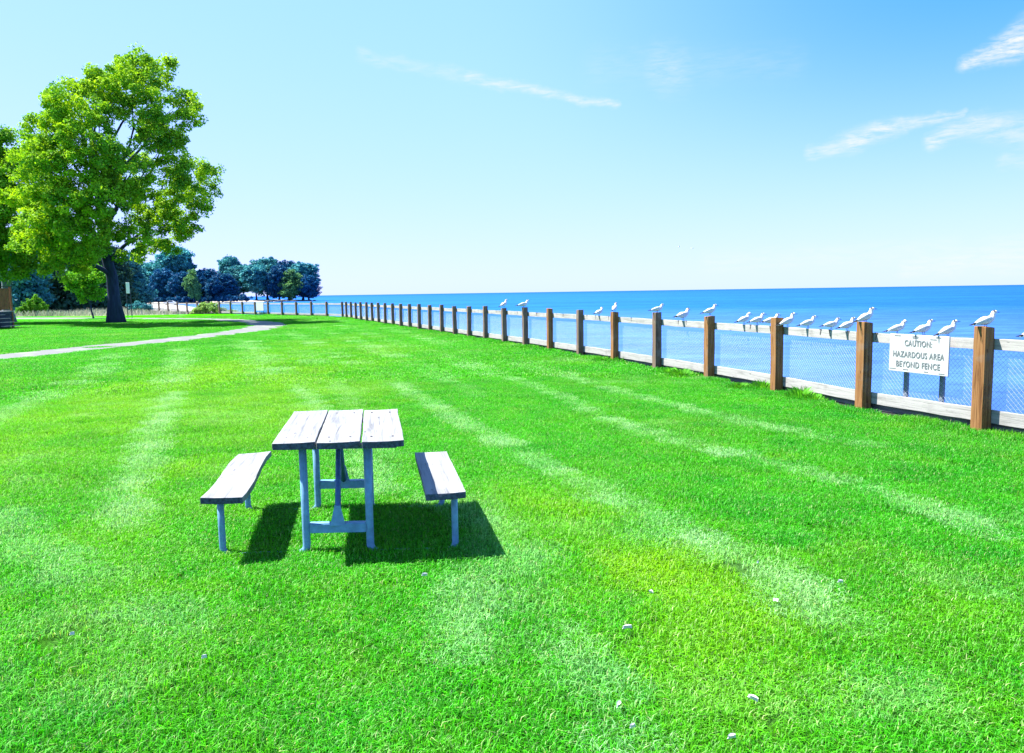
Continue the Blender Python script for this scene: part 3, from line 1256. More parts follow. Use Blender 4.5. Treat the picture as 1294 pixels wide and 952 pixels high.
# ------------------------------------------------------------------ picnic table
TABLE = Vector((-1.195, 5.34, 0))
tb = empty('picnic_table', TABLE, R(10.0))
tag(tb, 'picnic table with weathered white planks, two benches and blue steel legs on the lawn', 'picnic table')
TL = 1.34


def plank(name, xc, wdt, z, th_, length, bend=0.0, seed=0, parent=tb, y0=0.0, twist=0.0):
    r = random.Random(seed)
    n = 14
    vs = []
    for k in range(n + 1):
        u = k / n * 2 - 1
        y = u * length / 2 + y0
        s_ = bend * (u * u * u - u) * 1.6
        for (xx, zz) in ((-.5, -1), (-.17, -1), (.17, -1), (.5, -1), (.5, 0), (.17, 0), (-.17, 0), (-.5, 0)):
            e = r.uniform(-.0015, .0015)
            cup = -.003 * (1 - (xx * 2) ** 2)
            vs.append((xc + xx * wdt + s_ + (e if abs(xx) == .5 else 0), y + (r.uniform(-.004, .004) if k in (0, n) else 0), z + zz * th_ + cup + twist * u * xx))
    fs = [(k * 8 + j, k * 8 + (j + 1) % 8, k * 8 + 8 + (j + 1) % 8, k * 8 + 8 + j) for k in range(n) for j in range(8)]
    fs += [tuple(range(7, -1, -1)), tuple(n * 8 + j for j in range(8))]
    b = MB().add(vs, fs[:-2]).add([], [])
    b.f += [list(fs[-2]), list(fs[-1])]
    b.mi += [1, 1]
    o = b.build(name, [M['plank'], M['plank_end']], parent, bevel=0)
    md_ = o.modifiers.new('bevel', 'BEVEL')
    md_.width, md_.segments, md_.limit_method, md_.angle_limit = .004, 2, 'ANGLE', R(50)
    return o


for k, (xc, wd) in enumerate(((-.271, .258), (.0, .264), (.271, .258))):
    plank('tabletop_plank', xc, wd, .752 - .002 * k, .042, TL + (.0, .015, -.005)[k], 0.003 * (k - 1), k, y0=(.030, .004, -.032)[k])
LBX, RBX = -.725, .645


def bench(xc, yc, ln, seed, bend, twist):
    s = empty('bench', (xc, yc, 0))
    s.parent = tb
    plank('seat', 0, .250, .418, .042, ln, bend, seed, parent=s, twist=twist)
    return s


bl = bench(LBX, .12, 1.38, 21, .020, .012)
br = bench(RBX, -.15, 1.28, 22, .003, -.004)
bl['label'] = 'left bench with a warped plank'


def arc(x0_, x1_, y, zt_, rad=.052, z0_=-.010):
    """leg from top (x0,zt) down, bending to run along the ground to x1 and up again to its height"""
    pts_ = []
    sg = 1 if x1_ > x0_ else -1
    pts_.append((x0_, y, zt_))
    pts_.append((x0_, y, rad + .12))
    for k in range(7):
        a_ = math.pi / 2 * k / 6
        pts_.append((x0_ + sg * rad * (1 - math.cos(a_)), y, z0_ + rad * (1 - math.sin(a_))))
    return pts_


TLX, TRX = -.236, .170
FY, BY = -.50, .52
SK = -.15                     # the frames stand a little askew under the planks


def skew(pts_):
    return [(x, y + SK * x, z) for (x, y, z) in pts_]


for y in (FY, BY):
    for (xb, xt) in ((LBX - .045, TLX), (RBX + .07, TRX)):
        sg = 1 if xt > xb else -1
        MB().tube(skew(arc(xt, xb, y, .705)), .0245, 12).build('leg', M['pipe'], tb, smooth=True)
        par = bl if xb < 0 else br
        o = MB().tube(skew(arc(xb, xt, y, .374)), .0215, 12).build('leg', M['pipe'], par, smooth=True)
        o.location = (-par.location.x, -par.location.y, 0)
        MB().tube(skew([(xb + sg * .052, y, -.010), (xt - sg * .052, y, -.010)]), .016, 10).build('ground_bar', M['pipe'], tb, smooth=True)
    xm = (TLX + TRX) / 2
    ym = y + SK * xm
    ra = Matrix.Rotation(math.atan(SK), 3, 'Z')
    zc = .150 if y == FY else .185
    MB().box((xm, ym, zc), (TRX - TLX - .044, .012, .055), ra).box((xm, ym + .022, zc + .0305), (TRX - TLX - .044, .045, .006), ra).build('crossbar', M['pipe'], tb)
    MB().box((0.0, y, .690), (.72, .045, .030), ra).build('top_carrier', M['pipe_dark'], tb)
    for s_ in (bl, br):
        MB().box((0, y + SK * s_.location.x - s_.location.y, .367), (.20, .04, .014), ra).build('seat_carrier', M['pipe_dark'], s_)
    # strut rises from the crossbar with a flared gusset and leans in under the top
    zs, y2 = zc + .03, (.02 if y == FY else .12)
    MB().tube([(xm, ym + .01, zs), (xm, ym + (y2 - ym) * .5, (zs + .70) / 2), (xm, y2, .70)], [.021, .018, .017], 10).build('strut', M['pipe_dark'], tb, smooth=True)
    MB().add([(xm - .048, ym - .012, zs - .01), (xm + .048, ym - .012, zs - .01), (xm + .018, ym + .006, zs + .115), (xm - .018, ym + .006, zs + .115),
              (xm - .048, ym + .002, zs - .01), (xm + .048, ym + .002, zs - .01), (xm + .018, ym + .030, zs + .115), (xm - .018, ym + .030, zs + .115)],
             [(0, 1, 2, 3), (4, 7, 6, 5), (0, 3, 7, 4), (1, 5, 6, 2), (2, 6, 7, 3), (0, 4, 5, 1)]).build('gusset', M['pipe'], tb)
# bolts in the planks
for k, xc in enumerate((-.335, -.20, -.067, .067, .20, .335)):
    for y in (FY, BY):
        MB().tube([(xc, y + SK * xc, .740), (xc, y + SK * xc, .7515)], .007, 8).build('bolt', M['tie'], tb)


# ------------------------------------------------------------------ gulls
def loft(rings, seg=14):
    """rings: (centre x, z, half width y, half height z, tilt) along the body"""
    vs = []
    for (x, z, wy_, hz, tl) in rings:
        for k in range(seg):
            a_ = 2 * math.pi * k / seg
            vs.append((x - math.sin(a_) * hz * math.sin(tl), math.cos(a_) * wy_, z + math.sin(a_) * hz * math.cos(tl)))
    n = len(rings)
    fs = [(i * seg + k, i * seg + (k + 1) % seg, (i + 1) * seg + (k + 1) % seg, (i + 1) * seg + k) for i in range(n - 1) for k in range(seg)]
    fs += [tuple(range(seg))[::-1], tuple((n - 1) * seg + k for k in range(seg))]
    return vs, fs


def make_gull(tilt, head_turn, head_up, legs=True):
    """standing gull facing +x, feet at the origin, about 0.30 m from bill to wing tip"""
    root = empty('gull', (0, 0, 0))
    tl = tilt
    c_, s_ = math.cos(tl), math.sin(tl)
    hipz = .075

    def T(x, y, z):
        return (x * c_ - z * s_, y, hipz + x * s_ + z * c_)

    # trunk and head are one skin
    spine = [(-.155, .004, .006, .003), (-.125, .004, .016, .006), (-.09, .004, .024, .014), (-.05, .004, .034, .027), (-.01, .002, .041, .037),
             (.035, .002, .040, .038), (.068, .010, .033, .033), (.092, .028, .025, .026), (.104, .046, .021, .022), (.113, .060, .0225, .022),
             (.124, .068, .0225, .0215), (.138, .068, .018, .017), (.150, .064, .010, .010), (.154, .063, .004, .004)]
    vs, fs = [], []
    seg = 14
    hc = Vector((.118, 0, .06))
    for i, (x, z, wy_, hz) in enumerate(spine):
        wy_, hz = wy_ * 1.15, hz * 1.15
        nxt = spine[min(i + 1, len(spine) - 1)]
        prv = spine[max(i - 1, 0)]
        tang = math.atan2(nxt[1] - prv[1], nxt[0] - prv[0])
        tang = min(tang, 1.0)
        for k in range(seg):
            a_ = 2 * math.pi * k / seg
            p = Vector((x - math.sin(a_) * hz * math.sin(tang), math.cos(a_) * wy_, z + math.sin(a_) * hz * math.cos(tang)))
            if i >= 8:
                f = min(1, (i - 7) / 3)
                q = p - hc
                q = Matrix.Rotation(head_turn * f, 3, 'Z') @ Matrix.Rotation((-tl + head_up) * -f * -1.0 if False else (tl - head_up) * f, 3, 'Y') @ q
                p = hc + q
            vs.append(T(*p))
    n = len(spine)
    fs = [(i * seg + k, i * seg + (k + 1) % seg, (i + 1) * seg + (k + 1) % seg, (i + 1) * seg + k) for i in range(n - 1) for k in range(seg)]
    fs += [tuple(range(seg))[::-1], tuple((n - 1) * seg + k for k in range(seg))]
    MB().add(vs, fs).build('body', M['gull_white'], root, smooth=True)

    def headT(p):
        q = Vector(p) - hc
        q = Matrix.Rotation(head_turn, 3, 'Z') @ Matrix.Rotation(tl - head_up, 3, 'Y') @ q
        return T(*(hc + q))

    # bill
    b = MB()
    ring = [(.148, .0055), (.165, .0042), (.180, .0026), (.190, .0008)]
    vs = []
    for x, r_2 in ring:
        for k in range(8):
            a_ = 2 * math.pi * k / 8
            vs.append(headT((x, math.cos(a_) * r_2 * .7, .064 + math.sin(a_) * r_2 - (x - .148) * .12)))
    fs = [(i * 8 + k, i * 8 + (k + 1) % 8, i * 8 + 8 + (k + 1) % 8, i * 8 + 8 + k) for i in range(3) for k in range(8)] + [tuple(range(8))[::-1], tuple(24 + k for k in range(8))]
    b.add(vs, fs).build('bill', M['gull_black'], root, smooth=True)
    # eyes and dark nape patch
    for sy_ in (-1, 1):
        b = MB()
        vs, fs = loft([(-.004, 0, .001, .001, 0), (-.002, 0, .002, .003, 0), (.002, 0, .002, .003, 0), (.004, 0, .001, .001, 0)], 8)
        vs = [headT((v[0] + .131, v[1] + sy_ * .0225, v[2] + .072)) for v in vs]
        b.add(vs, fs).build('eye', M['gull_black'], root, smooth=True)
    b = MB()
    vs, fs = [], []
    for i in range(5):
        for k in range(9):
            a_ = .35 + (math.pi - .7) * k / 8
            x = .101 + i * .0055
            rr_ = (.0225, .0276, .0282, .0272, .0232)[i]
            zc_ = (.056, .060, .0635, .0665, .068)[i]
            vs.append(headT((x, math.cos(a_) * rr_, zc_ + math.sin(a_) * rr_ * .98)))
    fs = [(i * 9 + k, i * 9 + k + 1, i * 9 + 10 + k, i * 9 + 9 + k) for i in range(4) for k in range(8)]
    b.add(vs, fs).build('nape_patch', M['gull_black'], root, smooth=True)
    # folded wings: grey blade along each flank ending in black crossed tips
    for sy_ in (-1, 1):
        rings_ = [(.060, .008, .010, .016), (.035, .012, .014, .028), (-.01, .012, .015, .030), (-.06, .010, .013, .022), (-.10, .008, .009, .014), (-.125, .008, .006, .009)]
        vs = []
        for (x, z, wy_, hz) in rings_:
            flank = {.060: .034, .035: .038, -.01: .039, -.06: .029, -.10: .018, -.125: .012}[x]
            for k in range(10):
                a_ = 2 * math.pi * k / 10
                vs.append(T(x, sy_ * (flank + math.cos(a_) * wy_ * .7), z + .008 + math.sin(a_) * hz))
        nn = len(rings_)
        fs = [(i * 10 + k, i * 10 + (k + 1) % 10, i * 10 + 10 + (k + 1) % 10, i * 10 + 10 + k) for i in range(nn - 1) for k in range(10)] + [tuple(range(10))[::-1], tuple((nn - 1) * 10 + k for k in range(10))]
        wo_ = MB().add(vs, fs).build('wing', M['gull_wing'], root, smooth=True)
        rings_ = [(-.123, .0095, .006, .009), (-.150, .009, .005, .007), (-.180, .010, .0035, .0045), (-.198, .011, .001, .0015)]
        vs = []
        for (x, z, wy_, hz) in rings_:
            for k in range(8):
                a_ = 2 * math.pi * k / 8
                vs.append(T(x, sy_ * (.008 + math.cos(a_) * wy_), z + .006 + math.sin(a_) * hz))
        fs = [(i * 8 + k, i * 8 + (k + 1) % 8, i * 8 + 8 + (k + 1) % 8, i * 8 + 8 + k) for i in range(3) for k in range(8)] + [tuple(range(8))[::-1], tuple(24 + k for k in range(8))]
        MB().add(vs, fs).build('wing_tip', M['gull_black'], wo_, smooth=True)
    for sy_ in (-1, 1):
        b = MB()
        b.tube([T(.005, sy_ * .016, -.022), (.004, sy_ * .016, .035), (0, sy_ * .016, .004)], [.006, .003, .0028], 7)
        for an in (-.45, 0, .45):
            b.tube([(0, sy_ * .016, .004), (.026 * math.cos(an), sy_ * .016 + .026 * math.sin(an), .003)], [.0028, .0018], 6)
        b.build('leg', M['gull_leg'], root, smooth=True)
    return root


protos = [make_gull(.30, 0, .08), make_gull(.42, -.25, .15), make_gull(.20, .25, -.05), make_gull(.34, -1.1, .1), make_gull(.26, 2.6, .1)]
used_p = [False] * 5
GULLS = [  # px, where, proto, heading deg (0 = towards the right of the picture), scale, label
    (1240, 'post', 0, 6, 1.0, 'white gull standing on top of the fence post to the right of the caution sign'),
    (1197, 'rail', 1, 4, .95, 'white gull on the top rail above the right corner of the caution sign'),
    (1167, 'rail', 0, 10, .98, 'white gull on the top rail over the middle of the caution sign'),
    (1134, 'rail', 3, -12, .9, 'white gull on the top rail above the left corner of the caution sign'),
    (1091, 'post', 1, 8, 1.0, 'white gull upright on top of the fence post left of the caution sign'),
    (1070, 'rail', 0, 12, .95, 'white gull on the rail just left of the gull topping the second nearest post'),
    (1050, 'rail', 2, 2, .92, 'white gull on the rail, second to the left of the second nearest post'),
    (1021, 'rail', 0, 0, .95, 'white gull alone on the rail in the middle between the second and third nearest posts'),
    (995, 'rail', 1, 5, 1.05, 'white gull on the rail immediately right of the third nearest post'),
    (974, 'rail', 2, 6, 1.05, 'white gull half behind the top of the third nearest post, on its left'),
    (957, 'rail', 0, 4, 1.0, 'white gull in the middle of a tight trio left of the third nearest post'),
    (940, 'rail', 3, 15, 1.0, 'white gull leftmost of the tight trio left of the third nearest post'),
    (892, 'post', 0, 12, 1.05, 'white gull on the fence post seen third to the left of the caution sign'),
    (863, 'rail', 2, 30, 1.3, 'large bright gull on the rail between the fourth and fifth nearest posts'),
    (824.5, 'post', 2, 8, 1.05, 'white gull on the fifth nearest fence post'),
    (776, 'post', 1, 60, 1.0, 'gull seen end on, standing on the sixth nearest fence post'),
    (757, 'rail', 4, 40, 1.1, 'gull on the rail just left of the gull on the sixth nearest post'),
    (659, 'post', 2, 15, 1.35, 'gull on the ninth nearest post with its tail over the rail'),
    (636.5, 'post', 1, 40, 1.25, 'farthest gull, standing on the tenth nearest fence post'),
    (1306, 'rail', 2, 6, 1.0, 'gull at the very right edge of the view with only its dark wing tip showing'),
]
post_of = {1240: 3, 1091: 4, 892: 6, 824.5: 7, 776: 8, 659: 11, 636.5: 12}
for (px, where, k, hd, sc, lab) in GULLS:
    g_o = protos[k] if not used_p[k] else copy_tree(protos[k])
    used_p[k] = True
    if where == 'post':
        p = MAIN[post_of[px]] + Vector((0, 0, POST_H * 1.006))
        if px == 659:
            p = p + Vector((-.05, 0, 0))
    else:
        q, t_, dd = on_rail(px)
        p = q + Vector((0, 0, 1.0485))
    g_o.location = p
    ref = math.atan2(0, 1)
    g_o.rotation_euler = (0, 0, R(hd))
    g_o.scale = (sc,) * 3
    tag(g_o, lab, 'gull', 'gulls perched along the fence')


# two tiny gulls in flight far out over the lake
def flying(px, py, Y, bank, label):
    p = on_depth(px, py, Y)
    root = empty('flying_gull', p, R(20))
    tag(root, label, 'gull', 'gulls flying over the lake')
    vs, fs = loft([(-.22, 0, .01, .005, 0), (-.12, 0, .04, .03, 0), (0, 0, .07, .06, 0), (.12, .01, .05, .05, 0), (.19, .02, .035, .035, 0), (.24, .02, .006, .006, 0)], 10)
    MB().add(vs, fs).build('body', M['gull_white'], root, smooth=True)
    for s_ in (-1, 1):
        vs = []
        for (y, xo, ch, z) in ((.04, .05, .14, .02), (.25, .09, .13, .12), (.45, .03, .08, .12), (.62, -.08, .02, .08)):
            z = z * bank
            vs += [(xo, s_ * y, z), (xo - ch, s_ * y, z), (xo - ch * .5, s_ * y, z + .012)]
        fs = [(i * 3 + a_, i * 3 + (a_ + 1) % 3, i * 3 + 3 + (a_ + 1) % 3, i * 3 + 3 + a_) for i in range(3) for a_ in range(3)] + [(0, 1, 2), (9, 10, 11)]
        MB().add(vs, fs).build('wing', M['gull_wing'], root)
    return root


flying(858, 312, 130, 1.0, 'tiny gull in flight over the lake, the left one of a pair')
flying(875, 314, 145, .4, 'tiny gull in flight over the lake, the right one of a pair')


# ------------------------------------------------------------------ trees
def leaf_cloud(centres, radii, per, size, seed, flat=.75, up=.35):
    """bent leaf faces spread through clumps; attr R = tone, G = random"""
    r = np.random.default_rng(seed)
    C = np.repeat(centres, per, axis=0)
    RAD = np.repeat(radii, per)
    n = len(C)
    d = r.normal(size=(n, 3))
    d /= np.linalg.norm(d, axis=1)[:, None]
    rad = RAD * r.uniform(.1, 1, n) ** .6
    p = C + d * rad[:, None] * np.array([1, 1, flat])
    nrm = r.normal(size=(n, 3)) + d * .9 + np.array([0, 0, up * 2])
    nrm /= np.linalg.norm(nrm, axis=1)[:, None]
    ax = np.cross(nrm, r.normal(size=(n, 3)))
    ax /= np.linalg.norm(ax, axis=1)[:, None]
    bx2 = np.cross(nrm, ax)
    s = size * r.uniform(.6, 1.35, n)[:, None]
    V = np.zeros((n, 4, 3))
    V[:, 0] = p - ax * s
    V[:, 1] = p + bx2 * s * .55 - nrm * s * .15
    V[:, 2] = p + ax * s
    V[:, 3] = p - bx2 * s * .55 - nrm * s * .15
    base = np.arange(n)[:, None] * 4
    f = base + np.array([0, 1, 2, 3])
    ct = np.repeat(r.uniform(0, 1, len(centres)), per)
    tone = np.clip(ct * .7 + r.uniform(0, 1, n) * .45 - .05, 0, 1)
    at_ = np.c_[np.repeat(tone, 4), np.repeat(r.uniform(0, 1, n), 4), np.zeros(n * 4), np.ones(n * 4)]
    return V.reshape(-1, 3), f, at_


def lobes_to_clumps(lobes, n_per_m2, crad, seed, hollow=.55):
    r = np.random.default_rng(seed)
    cs, rs = [], []
    for (c, rad) in lobes:
        c, rad = np.array(c, float), np.array(rad if hasattr(rad, '__len__') else (rad,) * 3, float)
        area = 4 * math.pi * (rad.mean() ** 2)
        n = max(4, int(area * n_per_m2))
        d = r.normal(size=(n, 3))
        d /= np.linalg.norm(d, axis=1)[:, None]
        q = c + d * rad * (r.uniform(hollow, 1.14, n)[:, None])
        cs.append(q)
        rs.append(crad * r.uniform(.6, 1.35, n))
    return np.concatenate(cs), np.concatenate(rs)


def limb_path(a, b, sag, n=6, r=None):
    a, b = Vector(a), Vector(b)
    out = []
    for k in range(n + 1):
        t = k / n
        p = a.lerp(b, t) + Vector((0, 0, sag * math.sin(math.pi * t)))
        if 0 < k < n:
            L = (b - a).length * .025
            p += Vector((r.uniform(-L, L), r.uniform(-L, L), r.uniform(-L, L)))
        out.append(p)
    return out


def build_tree(name, base, lobes, trunk, mats, label, cat='tree', group=None, dens=1.2, crad=.7, per=55, lsize=.14, seed=1, hollow=.55, limbs=None, leafm=None, up=.35):
    """lobes in coordinates local to the base; trunk = (top point, radius at foot, radius at top)"""
    root = empty(name, base)
    tag(root, label, cat, group)
    r = random.Random(seed)
    top, r0, r1 = trunk
    b = MB()
    tp = limb_path((0, 0, -.2), top, 0, 8, r)
    for k_ in range(1, 6):
        t_ = Vector((0, 0, -.2)).lerp(Vector(top), k_ / 8)
        tp[k_] = t_.lerp(tp[k_], .35)
    rad = [r0 + (r1 - r0) * (k / 8) ** .7 for k in range(9)]
    rad[0] = r0 * 1.45
    b.tube(tp, rad, 12)
    for (c, rd) in (limbs if limbs is not None else lobes):
        c = Vector(c)
        f = max(.25, min(.92, (c.z / max(top[2], .1)) * .62))
        k = f * 8
        i = min(7, int(k))
        s = tp[i].lerp(tp[i + 1], k - i)
        rr_ = (r0 + (r1 - r0) * f ** .7) * .5
        rdm = rd if not hasattr(rd, '__len__') else sum(rd) / 3
        q = limb_path(s, c, rdm * .15, 6, r)
        b.tube(q, [rr_ * (1 - .13 * j) for j in range(7)], 7)
        for m_ in range(3):
            e = c + Vector((r.uniform(-1, 1), r.uniform(-1, 1), r.uniform(-.3, 1))) * rdm * .8
            b.tube(limb_path(q[3 + m_], e, 0, 4, r), [rr_ * .4 * (1 - .2 * j) for j in range(5)], 5)
    b.build('trunk', mats[0], root, smooth=True)
    cc, rs = lobes_to_clumps(lobes, dens, crad, seed, hollow)
    V, f, a_ = leaf_cloud(cc, rs, per, lsize, seed + 1, up=up)
    link('crown', npmesh('crown', V, f, 4, attr=a_), mats[1], root)
    return root


def px_lobes(base, Y, rows):
    """rows: (px, py, radius px, depth offset m) turned into local lobes about the base"""
    out = []
    Yc = Y - 2.8          # crowns shifted towards the viewer to bring their cast shadow nearer
    k = Yc / F_PX
    for (px, py, rp, dy) in rows:
        p = on_depth(px, py, Yc) + Vector((0, dy, 0))
        out.append((tuple(p - base), (rp * k, rp * k * 1.0, rp * k * .92)))
    return out


# the big spreading tree
B1 = at(147, 408.5)
rows = [(185, 92, 26, 0), (150, 88, 22, 1), (212, 92, 20, -1), (122, 104, 22, 0), (165, 120, 34, -2), (228, 124, 21, 1), (90, 132, 20, -1), (130, 150, 36, -3), (200, 155, 36, -2),
        (240, 148, 15, 0), (68, 150, 14, 1), (90, 172, 30, -2), (160, 190, 38, -4), (216, 192, 28, 0), (238, 205, 13, 2), (60, 195, 24, 0), (110, 215, 34, -4), (190, 232, 34, -3),
        (226, 236, 20, 1), (66, 236, 28, -1), (140, 250, 34, -3), (40, 222, 20, 1), (95, 270, 30, -3), (215, 268, 24, 1), (175, 280, 28, 2), (236, 262, 14, 2), (48, 272, 24, 0), (130, 296, 22, 0),
        (75, 305, 24, -2), (105, 322, 20, 0), (180, 308, 17, 3), (205, 296, 14, 2), (226, 290, 11, 2), (160, 315, 12, 2), (55, 318, 18, 1), (90, 338, 13, 1), (130, 275, 30, -4), (172, 262, 28, -4), (152, 300, 25, -3), (100, 296, 28, -3), (192, 300, 19, -2), (122, 322, 17, -2), (176, 322, 13, -1), (20, 250, 20, 0), (28, 300, 20, 0), (66, 338, 16, 0), (165, 150, 30, 4), (110, 200, 34, 5), (200, 210, 34, 5), (150, 240, 30, 5)]
lob = px_lobes(B1, B1.y, rows)
build_tree('broadleaf_tree', B1, lob, ((.25, -2.0, 12.5), .47, .15), (M['bark'], M['leaf_main']),
           'tall spreading broadleaf tree with yellow-green leaves and thick dark trunk beside the gravel path', dens=1.25, crad=.48, per=135, lsize=.088, seed=5, hollow=.45,
           limbs=[lob[i] for i in (0, 3, 5, 7, 8, 11, 12, 13, 16, 17, 19, 22, 24, 28)])

# second tree, cut by the left edge of the view
B2 = Vector((on_depth(10, 395, 57).x, 57, 0))
rows = [(12, 190, 20, 0), (-20, 205, 30, 0), (14, 225, 26, -1), (-30, 250, 40, 0), (20, 262, 26, -2), (-10, 295, 34, -2), (26, 300, 24, -1), (38, 330, 20, 0), (-40, 320, 36, 0), (15, 335, 22, 0), (5, 172, 10, 0), (-60, 270, 36, 1), (30, 245, 16, 1)]
lob = px_lobes(B2, B2.y, rows)
build_tree('broadleaf_tree', B2, lob, ((.1, 0, 9.5), .42, .12), (M['bark_pale'], M['leaf_second']),
           'broadleaf tree with pale bluish trunk behind the wooden deck', dens=1.6, crad=.55, per=110, lsize=.10, seed=9, hollow=.45, limbs=lob[:9])

# small leaning tree
B3 = at(118.5, 402.5)
lob = [((-.9, 0, 3.5), (1.1, 1.1, .75)), ((-.1, .3, 3.9), (.9, .9, .6)), ((.6, 0, 3.4), (.7, .8, .6)), ((-1.6, 0, 3.0), (.7, .8, .5)), ((-.5, 0, 2.5), (1.0, .9, .7)), ((.3, 0, 2.1), (.6, .7, .5)), ((-.8, .2, 1.9), (.6, .6, .5))]
build_tree('young_tree', B3, lob, ((-.45, 0, 3.0), .075, .04), (M['bark'], M['leaf_lime']), 'small leaning tree with a bright lime crown left of the thick trunk', dens=4.5, crad=.34, per=42, lsize=.10, seed=12)

# dark belt of trees at the left, each its own
protoD = []
DK = [(-35, 104, 12.5, 3.8, 'leaf_dark'), (-2, 96, 11.5, 3.4, 'leaf_dark'), (32, 92, 9.0, 3.0, 'leaf_haze_teal'), (58, 104, 11.5, 3.6, 'leaf_dark'), (86, 98, 9.5, 3.3, 'leaf_dark'), (112, 108, 9.5, 3.4, 'leaf_dark'), (140, 118, 9.2, 3.6, 'leaf_dark'),
      (166, 150, 9.8, 4.2, 'leaf_haze_teal')]
DL = ['dark tree at the far left edge behind the deck', 'dark tree behind the pale bluish trunk', 'bluish tree above the bright green shrub', 'tall dark tree right of the bright green shrub',
      'dark tree left of the lime crowned young tree', 'dark tree directly behind the lime crowned young tree', 'dark tree directly behind the thick trunk', 'bluish tree just right of the thick trunk']
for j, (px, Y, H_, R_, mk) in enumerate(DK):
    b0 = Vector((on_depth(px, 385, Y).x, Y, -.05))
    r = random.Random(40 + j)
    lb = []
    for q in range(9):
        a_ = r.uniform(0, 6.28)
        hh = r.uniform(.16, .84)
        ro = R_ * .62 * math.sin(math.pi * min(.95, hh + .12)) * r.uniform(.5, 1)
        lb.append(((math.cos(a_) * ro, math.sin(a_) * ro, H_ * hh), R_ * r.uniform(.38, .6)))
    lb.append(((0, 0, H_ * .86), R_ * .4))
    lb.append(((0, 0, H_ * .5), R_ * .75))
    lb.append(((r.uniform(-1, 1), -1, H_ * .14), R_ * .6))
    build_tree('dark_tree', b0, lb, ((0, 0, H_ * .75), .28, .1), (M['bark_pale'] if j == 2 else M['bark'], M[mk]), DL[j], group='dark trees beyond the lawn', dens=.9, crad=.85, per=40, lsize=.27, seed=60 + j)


# shrubs
def shrub(name, p, lobes, mk, label, seed, dens=9, crad=.22, per=40, ls=.08):
    root = empty(name, p)
    tag(root, label, 'shrub')
    r = random.Random(seed)
    b = MB()
    for (c, rd) in lobes:
        b.tube(limb_path((r.uniform(-.1, .1), r.uniform(-.1, .1), -.1), c, 0, 4, r), [.03, .026, .02, .015, .01], 5)
    b.build('stem', M['bark'], root)
    cc, rs = lobes_to_clumps(lobes, dens, crad, seed, .3)
    V, f, a_ = leaf_cloud(cc, rs, per, ls, seed + 1, up=.5)
    link('foliage', npmesh('foliage', V, f, 4, attr=a_), M[mk], root)


shrub('green_shrub', Vector((on_depth(44, 388, 80).x, 80, 0)), [((0, 0, 1.3), (.7, .7, .6)), ((-.8, 0, .8), (.7, .6, .55)), ((.6, 0, .95), (.6, .6, .5)), ((-1.4, 0, .5), (.5, .5, .4)), ((.1, 0, 1.8), (.4, .4, .35))],
      'leaf_lime', 'bright green shrub in front of the dark trees at the left', 71)
shrub('pale_bush', Vector((on_depth(262, 396, 77.5).x, 77.5, -.05)), [((-.4, 0, .55), (.9, .7, .45)), ((.7, 0, .6), (.8, .7, .45)), ((0, .3, .8), (.7, .6, .4)), ((1.4, 0, .35), (.7, .5, .3)), ((-1.1, 0, .25), (.6, .5, .3)), ((2.3, 0, .2), (.7, .5, .22))],
      'bush', 'pale green bush at the end of the dune grass by the beach fence', 73, dens=11, crad=.2)
shrub('teal_bush', Vector((on_depth(177, 396, 88).x, 88, -.05)), [((-.4, 0, .7), (.9, .7, .5)), ((.6, 0, .6), (.8, .7, .5))], 'leaf_haze_teal', 'bluish green bush in the dune grass right of the signpost', 75, crad=.25)

# weed tufts along the foot of the fence
def weed(p, hgt, seed, label):
    r = np.random.default_rng(seed)
    n = 420
    hgt *= .72
    a_ = r.uniform(0, 6.28, n)
    rad = .26 * r.uniform(0, 1, n) ** 1.2
    h = hgt * r.uniform(.3, 1.1, n) * (1.15 - rad * 2.2)
    le = r.uniform(.2, .9, n)
    w_ = r.uniform(.003, .007, n)
    V = np.zeros((n, 4, 3))
    bx_, by_ = rad * np.cos(a_), rad * np.sin(a_)
    sx2, sy2 = -np.sin(a_), np.cos(a_)
    V[:, 0] = np.c_[bx_ - sx2 * w_, by_ - sy2 * w_, 0 * h]
    V[:, 1] = np.c_[bx_ + sx2 * w_, by_ + sy2 * w_, 0 * h]
    V[:, 2] = np.c_[bx_ + np.cos(a_) * le * h * .6 + sx2 * w_, by_ + np.sin(a_) * le * h * .6 + sy2 * w_, h * .75]
    V[:, 3] = np.c_[bx_ + np.cos(a_) * le * h, by_ + np.sin(a_) * le * h, h]
    at_ = np.c_[np.repeat(r.uniform(0, 1, n), 4), np.repeat(r.uniform(0, 1, n), 4), np.zeros(n * 4), np.ones(n * 4)]
    o = link('weed_tuft', npmesh('weed_tuft', V.reshape(-1, 3), np.arange(n * 4).reshape(n, 4), 4, attr=at_), M['tuft'], None, p)
    tag(o, label, 'weed', 'weeds along the foot of the fence')


for k, (px, py, hh, lab) in enumerate([(860, 476, .22, 'tall green weed tuft between the fourth and fifth nearest fence posts'), (846, 472, .16, 'short weed tuft just right of the fifth nearest fence post'),
                                        (966, 492, .20, 'bright weed tuft just left of the third nearest fence post'), (935, 491, .14, 'low weed tuft midway between the third and fourth nearest posts'),
                                        (1012, 503, .22, 'weed tuft just right of the third nearest fence post'), (1030, 506, .13, 'low dark weed between the second and third nearest posts')]):
    weed(at(px, py), hh, 200 + k, lab)

